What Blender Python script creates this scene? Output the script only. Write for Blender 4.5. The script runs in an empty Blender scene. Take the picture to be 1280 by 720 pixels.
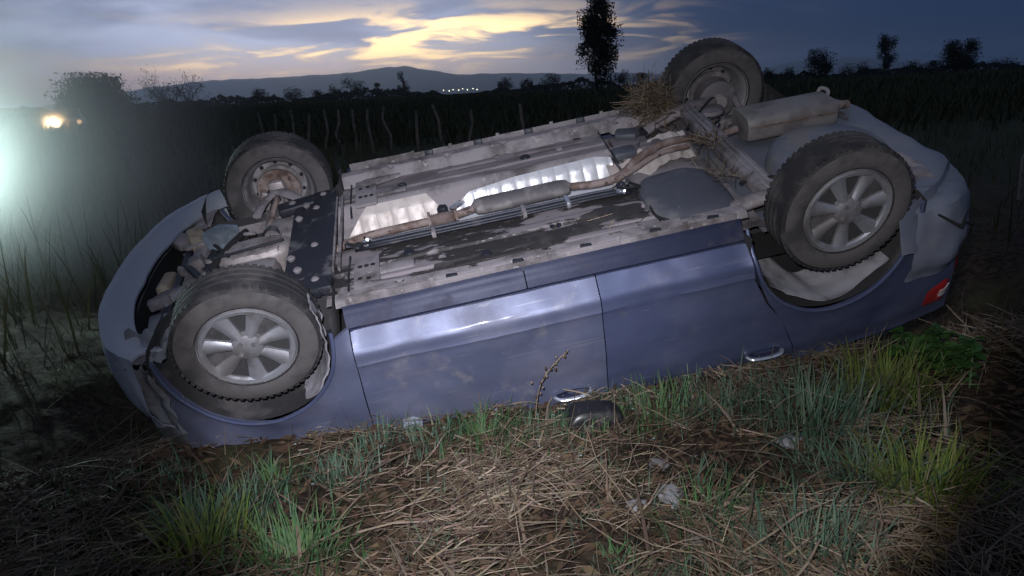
import bpy, bmesh, math, random
from mathutils import Vector, Matrix
from mathutils import noise as mnoise
R = math.radians
sc = bpy.context.scene
COL = sc.collection

# ------------------------------------------------------------------ camera
F_PX = 920.0
CAM_H = 1.5
PITCH = math.atan(246 / F_PX)
ROLL = R(2.6)
_c, _s = math.cos(PITCH), math.sin(PITCH)
_r0, _d0, C_FW = Vector((1, 0, 0)), Vector((0, -_s, -_c)), Vector((0, _c, -_s))
C_RT = _r0 * math.cos(ROLL) + _d0 * math.sin(ROLL)
C_DN = _d0 * math.cos(ROLL) - _r0 * math.sin(ROLL)
cam_d = bpy.data.cameras.new('camera')
cam = bpy.data.objects.new('camera', cam_d)
COL.objects.link(cam)
cam_d.sensor_width = 36
cam_d.lens = 36 * F_PX / 1280
cam_d.clip_start = 0.05
cam_d.clip_end = 60000
m3 = Matrix((C_RT, -C_DN, -C_FW)).transposed()
cam.matrix_world = Matrix.Translation((0, 0, CAM_H)) @ m3.to_4x4()
sc.camera = cam


def ray(u, v):
    """direction of a pixel of the 1280x720 photograph"""
    return (C_RT * ((u - 640) / F_PX) + C_DN * ((v - 360) / F_PX) + C_FW).normalized()


def at_ground(u, v, z=0.0):
    d = ray(u, v)
    return Vector((0, 0, CAM_H)) + d * ((z - CAM_H) / d.z)


def at_dist(u, v, Y):
    d = ray(u, v)
    return Vector((0, 0, CAM_H)) + d * (Y / d.y)


# ------------------------------------------------------------------ render / exposure
sc.render.engine = 'CYCLES'
sc.cycles.use_denoising = True
sc.cycles.max_bounces = 6
sc.cycles.volume_bounces = 1
sc.cycles.transparent_max_bounces = 12
sc.cycles.sample_clamp_indirect = 4
sc.view_settings.view_transform = 'Standard'
sc.view_settings.look = 'None'
sc.view_settings.exposure = 0.0
sc.view_settings.gamma = 1.0
sc.view_settings.use_curve_mapping = False

# ------------------------------------------------------------------ world: dusk sky with broken cloud
SUN_AZ = R(-13)      # right of the view axis is positive
SUN_EL = R(3.0)
world = bpy.data.worlds.new('World')
sc.world = world
world.use_nodes = True
wt = world.node_tree
wt.nodes.clear()


class S:
    """tiny expression helper over node sockets"""
    tree = wt

    def __init__(s, k): s.k = k

    @staticmethod
    def op(o, *a, **kw):
        n = S.tree.nodes.new('ShaderNodeMath')
        n.operation = o
        n.use_clamp = kw.get('clamp', False)
        for i, x in enumerate(a):
            if isinstance(x, S): S.tree.links.new(x.k, n.inputs[i])
            else: n.inputs[i].default_value = x
        return S(n.outputs[0])

    def __add__(s, o): return S.op('ADD', s, o)
    def __radd__(s, o): return S.op('ADD', s, o)
    def __sub__(s, o): return S.op('SUBTRACT', s, o)
    def __rsub__(s, o): return S.op('SUBTRACT', o, s)
    def __mul__(s, o): return S.op('MULTIPLY', s, o)
    def __rmul__(s, o): return S.op('MULTIPLY', s, o)
    def __truediv__(s, o): return S.op('DIVIDE', s, o)


def smooth(x, a, b):
    n = S.tree.nodes.new('ShaderNodeMapRange')
    n.interpolation_type = 'SMOOTHSTEP'
    n.inputs['From Min'].default_value, n.inputs['From Max'].default_value = a, b
    S.tree.links.new(x.k, n.inputs['Value'])
    return S(n.outputs[0])


def gauss(x, m, w):
    q = (x - m) / w
    return S.op('EXPONENT', (q * q) * -1.0)


def mixc(f, a, b):
    n = S.tree.nodes.new('ShaderNodeMix')
    n.data_type = 'RGBA'
    n.clamp_factor = True
    for i, x in ((0, f), (6, a), (7, b)):
        if isinstance(x, S): S.tree.links.new(x.k, n.inputs[i])
        elif i == 0: n.inputs[i].default_value = x
        else: n.inputs[i].default_value = (*x, 1)
    return S(n.outputs[2])


def noise3(x, y, z, scale, detail=5, rough=.55, dist=0.0):
    c = S.tree.nodes.new('ShaderNodeCombineXYZ')
    for i, q in enumerate((x, y, z)):
        if isinstance(q, S): S.tree.links.new(q.k, c.inputs[i])
        else: c.inputs[i].default_value = q
    n = S.tree.nodes.new('ShaderNodeTexNoise')
    n.inputs['Scale'].default_value = scale
    n.inputs['Detail'].default_value = detail
    n.inputs['Roughness'].default_value = rough
    n.inputs['Distortion'].default_value = dist
    S.tree.links.new(c.outputs[0], n.inputs['Vector'])
    return S(n.outputs['Fac'])


tc = wt.nodes.new('ShaderNodeTexCoord')
sx = wt.nodes.new('ShaderNodeSeparateXYZ')
wt.links.new(tc.outputs['Generated'], sx.inputs[0])
dx, dy, dz = S(sx.outputs[0]), S(sx.outputs[1]), S(sx.outputs[2])
az = S.op('ARCTAN2', dx, dy)
el = S.op('ARCSINE', dz)
sky = wt.nodes.new('ShaderNodeTexSky')
sky.sky_type = 'NISHITA'
sky.sun_disc = False
sky.sun_elevation = SUN_EL
sky.sun_rotation = SUN_AZ
sky.dust_density = 2.0
nish = mixc(1.0, (0, 0, 0), S(sky.outputs[0]))
# sun side / storm side of the sky
side = 1.0 - smooth(S.op('ABSOLUTE', az + .42), .28, .70)
low = 1.0 - smooth(el, .05, .55)
big = noise3(az * 2.2, el * 9.0, 3.1, 1.6, 4, .55, .4)
wisp = noise3(az * 5.0, el * 30.0, 7.7, 1.45, 5, .52, .7)
c_lit = mixc(smooth(big, .38, .62), (.66, .74, 1.0), (.33, .39, .58))
c_sun = mixc(smooth(wisp, .42, .60), c_lit, (.88, .72, .58))
c_lit2 = mixc(gauss(el, .045, .045) * .5, c_lit, c_sun)
c_storm = mixc(smooth(el, .0, .16), (.005, .020, .056), (.004, .026, .10))
c_zen = mixc(smooth(big, .35, .65), (.14, .17, .25), (.085, .105, .16))
cloud_low = mixc(side, c_storm, c_lit2)
cloud = mixc(low, c_zen, cloud_low)
# bright gaps in the cloud over the sunken sun
gapn = smooth(wisp + big * .55, .76, .95)
gap_area = gauss(az, -.10, .20) * gauss(el, .062, .030)
gap_area2 = gauss(az, -.30, .16) * gauss(el, .040, .014) * .55
gap = S.op('MINIMUM', gapn * (gap_area + gap_area2) * 1.9, 1.0)
c1 = mixc(gap, cloud, (2.9, 2.0, .95))
# rosy strip above the horizon, and faint blue between the clouds
pink = gauss(az, -.50, .22) * gauss(el, .018, .022) * .8
c2 = mixc(pink, c1, (1.5, .92, .66))
c2 = mixc(gauss(az, -.20, .26) * gauss(el, .026, .022) * .70, c2, (1.25, .88, .68))
mul = wt.nodes.new('ShaderNodeMix')
mul.data_type = 'RGBA'
mul.blend_type = 'ADD'
mul.inputs[0].default_value = .0012
wt.links.new(c2.k, mul.inputs[6])
wt.links.new(nish.k, mul.inputs[7])
bg = wt.nodes.new('ShaderNodeBackground')
bg.inputs['Strength'].default_value = 1.0
wt.links.new(mul.outputs[2], bg.inputs[0])
wo = wt.nodes.new('ShaderNodeOutputWorld')
wt.links.new(bg.outputs[0], wo.inputs[0])

# ------------------------------------------------------------------ sun, nearly gone
sun_d = bpy.data.lights.new('sun', 'SUN')
sun_d.energy = .06
sun_d.angle = R(4)
sun_d.color = (1, .72, .45)
sun = bpy.data.objects.new('sun', sun_d)
COL.objects.link(sun)
_sd = Vector((math.sin(SUN_AZ) * math.cos(SUN_EL), math.cos(SUN_AZ) * math.cos(SUN_EL), math.sin(SUN_EL)))
sun.rotation_euler = _sd.to_track_quat('Z', 'Y').to_euler()


# hand torch that lights the car, held beside the camera: a cold beam and warm rim, plus an added fill spot
def torch(name, off, aim_px, cone, blend, watt, col, rad):
    d = bpy.data.lights.new(name, 'SPOT')
    d.energy = watt
    d.color = col
    d.spot_size = R(cone)
    d.spot_blend = blend
    d.shadow_soft_size = rad
    o = bpy.data.objects.new(name, d)
    COL.objects.link(o)
    p = Vector((0, 0, CAM_H)) + C_RT * off[0] - C_DN * off[1] + C_FW * off[2]
    o.location = p
    tgt = at_dist(*aim_px, 3.4)
    o.rotation_euler = (p - tgt).to_track_quat('Z', 'Y').to_euler()


torch('torch_fill', (-.10, .16, .0), (560, 420), 52, 1.0, 420, (.85, .875, 1.0), .03)  # added second spot, aimed left of the beam to brighten the car's front
torch('torch_beam', (-.10, .16, .0), (712, 400), 57.5, .13, 215, (.85, .875, 1.0), .03)
torch('torch_rim', (-.10, .16, .0), (712, 400), 60.5, .10, 55, (1.0, .92, .55), .03)


# ------------------------------------------------------------------ materials
MATS = {}


def mat(name, col, rough=.6, metal=0.0, col2=None, ns=6.0, lo=.45, hi=.6, detail=6, bump=0.0, bs=60.0, coat=0.0,
        rough2=None, spec=.5, trans=None, emit=None, col3=None, ns3=25, lo3=.55, hi3=.62, stretch=None, scratch=None):
    if name in MATS: return MATS[name]
    m = bpy.data.materials.new(name)
    m.use_nodes = True
    t = m.node_tree
    b = t.nodes['Principled BSDF']
    b.inputs['Base Color'].default_value = (*col, 1)
    b.inputs['Roughness'].default_value = rough
    b.inputs['Metallic'].default_value = metal
    b.inputs['Specular IOR Level'].default_value = spec
    b.inputs['Coat Weight'].default_value = coat
    b.inputs['Coat Roughness'].default_value = .12
    S.tree = t
    tcn = t.nodes.new('ShaderNodeTexCoord')
    mp = t.nodes.new('ShaderNodeMapping')
    t.links.new(tcn.outputs['Object'], mp.inputs[0])
    if stretch: mp.inputs['Scale'].default_value = stretch

    def nz(scale, det, rg=.6):
        n = t.nodes.new('ShaderNodeTexNoise')
        n.inputs['Scale'].default_value = scale
        n.inputs['Detail'].default_value = det
        n.inputs['Roughness'].default_value = rg
        t.links.new(mp.outputs[0], n.inputs['Vector'])
        return S(n.outputs['Fac'])
    if col2:
        f = smooth(nz(ns, detail), lo, hi)
        c = mixc(f, col, col2)
        if col3: c = mixc(smooth(nz(ns3, 5), lo3, hi3), c, col3)
        if scratch:
            for rot_, sc_, th in ((.12, (2.2, 1, 95), .69), (-.35, (3.5, 1, 130), .70), (1.1, (5, 1, 70), .73)):
                m2 = t.nodes.new('ShaderNodeMapping')
                m2.inputs['Rotation'].default_value = (0, rot_, 0)
                m2.inputs['Scale'].default_value = sc_
                t.links.new(tcn.outputs['Object'], m2.inputs[0])
                n_ = t.nodes.new('ShaderNodeTexNoise')
                n_.inputs['Scale'].default_value = 1.0
                n_.inputs['Detail'].default_value = 2
                t.links.new(m2.outputs[0], n_.inputs['Vector'])
                c = mixc(smooth(S(n_.outputs['Fac']), th, th + .03) * .35, c, scratch)
        t.links.new(c.k, b.inputs['Base Color'])
        if rough2 is not None:
            q = S.op('ADD', S.op('MULTIPLY', f, rough2 - rough), rough)
            t.links.new(q.k, b.inputs['Roughness'])
    if bump:
        bn = t.nodes.new('ShaderNodeBump')
        bn.inputs['Strength'].default_value = bump
        bn.inputs['Distance'].default_value = .01
        t.links.new(nz(bs, 4).k, bn.inputs['Height'])
        t.links.new(bn.outputs[0], b.inputs['Normal'])
    if emit:
        b.inputs['Emission Color'].default_value = (*emit[:3], 1)
        b.inputs['Emission Strength'].default_value = emit[3]
    if trans:
        b.inputs['Transmission Weight'].default_value = trans
    MATS[name] = m
    return m


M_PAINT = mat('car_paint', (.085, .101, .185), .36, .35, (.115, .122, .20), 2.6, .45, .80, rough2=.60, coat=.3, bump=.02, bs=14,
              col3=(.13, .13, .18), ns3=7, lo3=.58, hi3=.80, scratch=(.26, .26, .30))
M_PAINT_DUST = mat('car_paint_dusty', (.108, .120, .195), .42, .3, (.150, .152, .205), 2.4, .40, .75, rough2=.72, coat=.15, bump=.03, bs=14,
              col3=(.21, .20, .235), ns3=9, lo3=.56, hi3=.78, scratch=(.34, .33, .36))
M_SKIN_R = mat('rear_bumper_skin', (.15, .165, .215), .5, .1, (.21, .21, .24), 3, .42, .7, rough2=.75, bump=.05, bs=18)
M_SKIN = mat('bumper_skin_dusty', (.29, .31, .36), .5, .1, (.36, .355, .365), 3, .42, .7, rough2=.75, bump=.05, bs=18)
M_PAINT_D = mat('sill_plastic', (.022, .026, .055), .45, .1, (.055, .052, .075), 6, .55, .74, rough2=.75, bump=.05, spec=.2)
M_UNDER = mat('underseal_dusty', (.27, .24, .25), .75, .1, (.095, .082, .082), 5, .42, .66, bump=.15, bs=40, col3=(.34, .31, .30), ns3=30, lo3=.6, hi3=.68)
M_FLOOR = mat('floor_underseal_patchy', (.23, .20, .21), .72, .1, (.035, .031, .030), 3.0, .48, .53, rough2=.55, bump=.2, bs=35,
              col3=(.32, .29, .28), ns3=22, lo3=.62, hi3=.70, stretch=(.8, 2.2, 1))
M_FLOOR2 = mat('floor_dusty_flat', (.23, .20, .21), .78, .05, (.12, .10, .104), 4.0, .40, .64, bump=.1, bs=35, stretch=(.7, 2, 1))
M_BLACK = mat('subframe_black', (.022, .023, .032), .5, .2, (.11, .105, .115), 7, .55, .68, rough2=.8, bump=.12)
M_TANK = mat('tank_plastic', (.075, .078, .095), .5, 0, (.17, .16, .165), 3, .48, .68, rough2=.8, bump=.06, bs=30, col3=(.30, .29, .30), ns3=11, lo3=.66, hi3=.70)
M_ALU = mat('heat_shield_aluminium', (.66, .65, .67), .45, .35, (.52, .46, .43), 7, .56, .78, rough2=.6, bump=.10, bs=50)
M_ALU_F = mat('heat_shield_stained', (.62, .55, .51), .5, .2, (.40, .32, .28), 6, .45, .70, rough2=.65, bump=.10, bs=50)
M_RUST = mat('exhaust_rusty', (.17, .115, .095), .8, .25, (.30, .235, .215), 9, .42, .6, bump=.25, bs=60, col3=(.08, .055, .048), ns3=16, lo3=.55, hi3=.65)
M_MUFF = mat('muffler_dull', (.15, .135, .14), .7, .3, (.27, .245, .24), 8, .48, .62, bump=.1)
M_CAST = mat('cast_alloy_dirty', (.42, .37, .36), .55, .5, (.25, .21, .20), 8, .45, .62, bump=.2, bs=45)
M_RUBBER = mat('tyre_rubber', (.026, .025, .028), .85, 0, (.07, .064, .064), 6, .42, .66, bump=.12, bs=70, spec=.25)
M_WALL = mat('tyre_sidewall_dusty', (.10, .09, .09), .85, 0, (.05, .046, .047), 6, .42, .66, bump=.1, bs=70, spec=.25)
M_RIM = mat('rim_steel', (.34, .325, .34), .5, .45, (.17, .155, .16), 8, .45, .64, rough2=.75, bump=.06)
M_COVER = mat('wheel_cover_silver', (.33, .33, .36), .42, .5, (.19, .175, .175), 7, .42, .62, rough2=.7, bump=.05)
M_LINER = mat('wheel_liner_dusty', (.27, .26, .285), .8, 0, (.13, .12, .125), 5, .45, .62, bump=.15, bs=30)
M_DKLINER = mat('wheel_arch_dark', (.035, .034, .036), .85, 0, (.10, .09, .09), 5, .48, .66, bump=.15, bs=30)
M_GLASS = mat('window_glass', (.015, .017, .020), .06, 0, (.05, .047, .045), 4, .5, .7, rough2=.4, spec=.6)
M_RED = mat('tail_lamp_red', (.42, .012, .015), .12, 0, (.30, .02, .02), 12, .4, .6, coat=.8, spec=.6)
M_CLEAR = mat('lamp_clear', (.55, .50, .50), .15, 0, (.42, .36, .36), 9, .4, .6, coat=.6)
M_HLAMP = mat('head_lamp_lens', (.22, .24, .27), .12, .2, (.12, .12, .12), 7, .4, .6, coat=.8)
M_CHROME = mat('bright_metal', (.78, .80, .86), .22, .85, (.55, .55, .58), 8, .5, .7, rough2=.5)
M_PLBLUE = mat('plastic_bluegrey', (.20, .25, .30), .5, 0, (.12, .14, .16), 8, .45, .6)
M_FOAM = mat('foam_tan', (.36, .29, .21), .9, 0, (.22, .175, .13), 8, .45, .6, bump=.2)
M_BUMP = mat('bumper_plastic_raw', (.17, .175, .19), .7, 0, (.10, .095, .095), 5, .45, .65, bump=.1, bs=30)
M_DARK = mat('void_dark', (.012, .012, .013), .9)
M_SOIL = None


# ------------------------------------------------------------------ mesh building helpers
class MB:
    def __init__(s):
        s.v, s.f = [], []

    def add(s, vs, fs):
        o = len(s.v)
        s.v += [tuple(x) for x in vs]
        s.f += [tuple(i + o for i in q) for q in fs]
        return s

    def box(s, c, d, bev=.0, rot=None):
        """box with chamfered edges along its longest axis ring"""
        hx, hy, hz = d[0] / 2, d[1] / 2, d[2] / 2
        b = min(bev, hx * .9, hy * .9, hz * .9)
        if b <= 0:
            vs = [Vector((i * hx, j * hy, k * hz)) for i in (-1, 1) for j in (-1, 1) for k in (-1, 1)]
            fs = [(0, 1, 3, 2), (4, 6, 7, 5), (0, 4, 5, 1), (2, 3, 7, 6), (0, 2, 6, 4), (1, 5, 7, 3)]
        else:
            bm = bmesh.new()
            bmesh.ops.create_cube(bm, size=1)
            for v in bm.verts: v.co = Vector((v.co.x * 2 * hx, v.co.y * 2 * hy, v.co.z * 2 * hz))
            bmesh.ops.bevel(bm, geom=bm.edges[:], offset=b, segments=2, profile=.5, affect='EDGES')
            bm.verts.index_update()
            vs = [v.co.copy() for v in bm.verts]
            fs = [tuple(v.index for v in f.verts) for f in bm.faces]
            bm.free()
        if rot is not None:
            q = rot if isinstance(rot, Matrix) else Matrix.Rotation(rot[0], 3, 'X') @ Matrix.Rotation(rot[1], 3, 'Y') @ Matrix.Rotation(rot[2], 3, 'Z')
            vs = [q @ v for v in vs]
        c = Vector(c)
        return s.add([v + c for v in vs], fs)

    def bar(s, a, b, w, h, bev=.004, up=(0, 0, 1)):
        a, b = Vector(a), Vector(b)
        x = (b - a).normalized()
        y = Vector(up).cross(x).normalized()
        z = x.cross(y)
        return s.box((a + b) / 2, ((b - a).length, w, h), bev, Matrix((x, y, z)).transposed())

    def tube(s, path, r, n=10, cap=True, flat=1.0):
        P = [Vector(p) for p in path]
        rr = r if isinstance(r, (list, tuple)) else [r] * len(P)
        up = None
        vs, fs = [], []
        for i, p in enumerate(P):
            t = (P[min(i + 1, len(P) - 1)] - P[max(i - 1, 0)]).normalized()
            if up is None:
                up = Vector((0, 0, 1)) if abs(t.z) < .9 else Vector((1, 0, 0))
            up = (up - t * up.dot(t)).normalized()
            w = t.cross(up)
            for k in range(n):
                a = 2 * math.pi * k / n
                vs.append(p + (w * math.cos(a) + up * math.sin(a) * flat) * rr[i])
        for i in range(len(P) - 1):
            for k in range(n):
                fs.append((i * n + k, i * n + (k + 1) % n, (i + 1) * n + (k + 1) % n, (i + 1) * n + k))
        if cap:
            fs.append(tuple(range(n))[::-1])
            fs.append(tuple((len(P) - 1) * n + k for k in range(n)))
        return s.add(vs, fs)

    def lathe(s, prof, n=48, axis='Y', c=(0, 0, 0), a0=0, a1=None):
        """prof: (axial, radius) list"""
        full = a1 is None
        a1 = 2 * math.pi if full else a1
        m = n if full else n + 1
        c = Vector(c)
        vs, fs = [], []
        for (h, r) in prof:
            for k in range(m):
                a = a0 + (a1 - a0) * k / n
                p = {'Y': (r * math.cos(a), h, r * math.sin(a)), 'X': (h, r * math.cos(a), r * math.sin(a)), 'Z': (r * math.cos(a), r * math.sin(a), h)}[axis]
                vs.append(c + Vector(p))
        for i in range(len(prof) - 1):
            for k in range(n):
                k2 = (k + 1) % m if full else k + 1
                fs.append((i * m + k, i * m + k2, (i + 1) * m + k2, (i + 1) * m + k))
        return s.add(vs, fs)

    def grid(s, fn, nu, nv):
        vs = [fn(i / nu, j / nv) for i in range(nu + 1) for j in range(nv + 1)]
        w = nv + 1
        return s.add(vs, [(i * w + j, (i + 1) * w + j, (i + 1) * w + j + 1, i * w + j + 1) for i in range(nu) for j in range(nv)])

    def shell(s, fn, nu, nv, off):
        """grid whose four edges are folded over by the vector function off(u, v)"""
        s.grid(fn, nu, nv)
        ring = [(i / nu, 0) for i in range(nu)] + [(1, j / nv) for j in range(nv)] + [(1 - i / nu, 1) for i in range(nu)] + [(0, 1 - j / nv) for j in range(nv)]
        a = [Vector(fn(*q)) for q in ring]
        b = [x + Vector(off(*q)) for x, q in zip(a, ring)]
        n = len(ring)
        return s.add(a + b, [(i, (i + 1) % n, n + (i + 1) % n, n + i) for i in range(n)])

    def prism(s, pts, z0, z1, axis='Z'):
        """extruded polygon, pts in the two other axes"""
        def q(p, h): return {'Z': (p[0], p[1], h), 'Y': (p[0], h, p[1]), 'X': (h, p[0], p[1])}[axis]
        n = len(pts)
        return s.add([q(p, z0) for p in pts] + [q(p, z1) for p in pts],
                     [tuple(range(n))[::-1], tuple(range(n, 2 * n))] + [(i, (i + 1) % n, n + (i + 1) % n, n + i) for i in range(n)])

    def mesh(s, name, m, smooth_a=35, doubles=False):
        me = bpy.data.meshes.new(name)
        me.from_pydata(s.v, [], s.f)
        bm = bmesh.new()
        bm.from_mesh(me)
        if doubles: bmesh.ops.remove_doubles(bm, verts=bm.verts[:], dist=.0004)
        bmesh.ops.recalc_face_normals(bm, faces=bm.faces[:])
        bm.to_mesh(me)
        bm.free()
        me.materials.append(m)
        if smooth_a:
            me.shade_smooth()
            me.set_sharp_from_angle(angle=R(smooth_a))
        return me

    def build(s, name, m, parent=None, smooth_a=35, doubles=True):
        o = bpy.data.objects.new(name, s.mesh(name, m, smooth_a, doubles))
        COL.objects.link(o)
        if parent: o.parent = parent
        return o


def tag(o, label=None, cat=None, group=None, kind=None):
    if label: o['label'] = label
    if cat: o['category'] = cat
    if group: o['group'] = group
    if kind: o['kind'] = kind
    return o


def empty(name, loc=(0, 0, 0), parent=None):
    o = bpy.data.objects.new(name, None)
    o.empty_display_size = .2
    COL.objects.link(o)
    o.location = loc
    if parent: o.parent = parent
    return o


def lerp(a, b, t): return a + (b - a) * t
def sst(a, b, x):
    t = max(0, min(1, (x - a) / (b - a)))
    return t * t * (3 - 2 * t)
def itp(x, xs, ys):
    if x <= xs[0]: return ys[0]
    for i in range(len(xs) - 1):
        if x <= xs[i + 1]: return lerp(ys[i], ys[i + 1], (x - xs[i]) / (xs[i + 1] - xs[i]))
    return ys[-1]
def nz(x, y, z=0.0, o=3): return mnoise.fractal(Vector((x, y, z)), .9, 2.1, o)
def spline(P, n=8):
    P = [Vector(p) for p in P]
    out = []
    for i in range(len(P) - 1):
        a, b, c, d = P[max(i - 1, 0)], P[i], P[i + 1], P[min(i + 2, len(P) - 1)]
        for k in range(n):
            t = k / n
            out.append(.5 * ((2 * b) + (c - a) * t + (2 * a - 5 * b + 4 * c - d) * t * t + (3 * b - a - 3 * c + d) * t ** 3))
    return out + [P[-1]]


# ------------------------------------------------------------------ ground: verge, ditch under the car, field to the horizon
def lip_y(x): return 3.13 + .10 * (x - .2)


def gh(x, y):
    d = math.hypot(x, y - 3)
    near = 1 - sst(4.5, 12, d)
    z = (.088 * min(3.2, x) if x > 0 else .02 * max(-3.2, x)) * near
    t = y - lip_y(x)
    dep = .36 * sst(.05, .5, t) * (1 - sst(1.7, 2.7, t)) * sst(-3.0, -1.6, x) * (1 - sst(2.2, 3.4, x))
    z -= dep
    z += .07 * math.exp(-((t + .02) / .22) ** 2) * sst(-1.9, -1.2, x) * (1 - sst(2.0, 3.0, x))
    if d < 14:
        z += near * (.05 * nz(x * .9, y * .9, 1.3) + .022 * nz(x * 4, y * 4, 5.1) + .010 * nz(x * 13, y * 13, 9.1))
    z += .25 * nz(x * .03, y * .03, 2.2) * sst(15, 60, d)
    return z


def axis_coords(c, dense, step, far):
    out, p, s = [c], c, step
    while p < c + far:
        if p > c + dense: s *= 1.22
        p += s
        out.append(p)
    return [2 * c - q for q in out[:0:-1]] + out


gx, gy = axis_coords(0.0, 3.6, .045, 18000), axis_coords(3.2, 2.6, .045, 18000)
nx, ny = len(gx), len(gy)
gm = MB()
gm.v = [(x, y, gh(x, y)) for x in gx for y in gy]
gm.f = [(i * ny + j, (i + 1) * ny + j, (i + 1) * ny + j + 1, i * ny + j + 1) for i in range(nx - 1) for j in range(ny - 1)]

m = bpy.data.materials.new('soil_and_litter')
m.use_nodes = True
t = m.node_tree
S.tree = t
b = t.nodes['Principled BSDF']
g = t.nodes.new('ShaderNodeNewGeometry')
sp = t.nodes.new('ShaderNodeSeparateXYZ')
t.links.new(g.outputs['Position'], sp.inputs[0])
px, py = S(sp.outputs[0]), S(sp.outputs[1])
n1 = noise3(px, py, 0.0, 2.2, 6, .6)
n2 = noise3(px, py, 4.0, 24, 5, .65)
n3 = noise3(px * .6, py * .05, 8.0, .5, 5, .6)
soil = mixc(smooth(n2, .38, .66), (.016, .011, .008), (.060, .042, .029))
soil = mixc(smooth(n1, .48, .66) * .7, soil, (.050, .052, .022))
field = mixc(smooth(n3, .35, .65), (.024, .034, .016), (.036, .038, .020))
dist = S.op('SQRT', px * px + (py - 3.0) * (py - 3.0))
colr = mixc(smooth(dist, 5.0, 14.0), soil, field)
t.links.new(colr.k, b.inputs['Base Color'])
b.inputs['Roughness'].default_value = .95
b.inputs['Specular IOR Level'].default_value = .15
bn = t.nodes.new('ShaderNodeBump')
bn.inputs['Strength'].default_value = .8
bn.inputs['Distance'].default_value = .02
t.links.new(noise3(px, py, 1.0, 38, 6, .7).k, bn.inputs['Height'])
t.links.new(bn.outputs[0], b.inputs['Normal'])
tag(gm.build('ground', m, None, 60, doubles=False), kind='structure')
# ------------------------------------------------------------------ the overturned car, built upright in its own axes
# x forward, y left, z up; then rolled onto its roof in the ditch, nose down
CAR_R = Matrix(((-.9833, -.1419, .1142), (-.0956, .9355, .3401), (-.1551, .3235, -.9334)))
CAR_T = Vector((.0423, 3.6505, 1.2108))
car = empty('overturned_car')
car.matrix_world = Matrix.Translation(CAR_T) @ CAR_R.to_4x4()
tag(car, 'blue grey hatchback lying upside down in the ditch with its dusty underbody exposed', 'car')

FX, RX = 1.30, -1.285           # axles
FA = (1.325, .25, .365)         # front arch: x, z, radius
RA = (-1.255, .315, .385)
PZ = [.10, .20, .24, .30, .375, .385, .400, .425, .432, .445, .50, .65, .80, .90, .97]
PY = [.66, .685, .70, .752, .820, .825, .826, .829, .835, .830, .832, .839, .835, .822, .80]


def half(x, z):
    y = itp(z, PZ, PY)
    k = sst(.86, 1.02, abs(x))
    if z < .43: y = lerp(y, .832, k)
    a = abs(x)
    if a > 1.1:
        y *= 1 - .075 * ((a - 1.1) / .6) ** 2
    for ax, az_, ar in (FA, RA):         # a slight flare round each arch
        q = math.hypot(x - ax, z - az_)
        if q < ar + .09: y += .016 * (1 - abs(q - ar) / .09) ** 2 if q > ar else .016
    return y


def arch_z(x, A, pad=0.0):
    d = abs(x - A[0])
    r = A[2] + pad
    return A[1] + math.sqrt(r * r - d * d) if d < r else -1


DENTS = [(.70, .60, .20, .016), (.36, .74, .24, .014), (-.48, .70, .22, .012), (-1.52, .84, .16, .016), (1.02, .76, .16, .022), (.10, .52, .12, .006), (-.70, .50, .14, .007), (1.35, .74, .2, .02)]


def panel(name, sd, xl, xr, zlo, zhi, nu=40, nv=16, mt=None, fold=.022, dent=0.0, warp=None, cosu=False, inset=0.0):
    def fn(u, v):
        if cosu: u = .5 - .5 * math.cos(math.pi * u)
        z = lerp(.3, .95, v)
        for _ in range(8):
            x = lerp(xl(z), xr(z), u)
            z = .5 * z + .5 * lerp(zlo(x), zhi(x), v)
        z = lerp(zlo(x), zhi(x), v)
        y = half(x, z) - inset
        if dent:
            y += dent * nz(x * 2.6 + sd, z * 3.4, 2.0)
            for (ex, ez, er, ed) in DENTS:
                q = math.hypot((x - ex), (z - ez) * 1.3) / er
                if q < 1: y -= .5 * ed * (1 - q * q) ** 2 * (1 + .35 * nz(x * 9, z * 6, 3))
        p = Vector((x, sd * y, z))
        return warp(p) if warp else p
    return MB().shell(fn, nu, nv, lambda u, v: (0, -sd * fold, 0)).build(name, mt or M_PAINT, car, 30)


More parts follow.
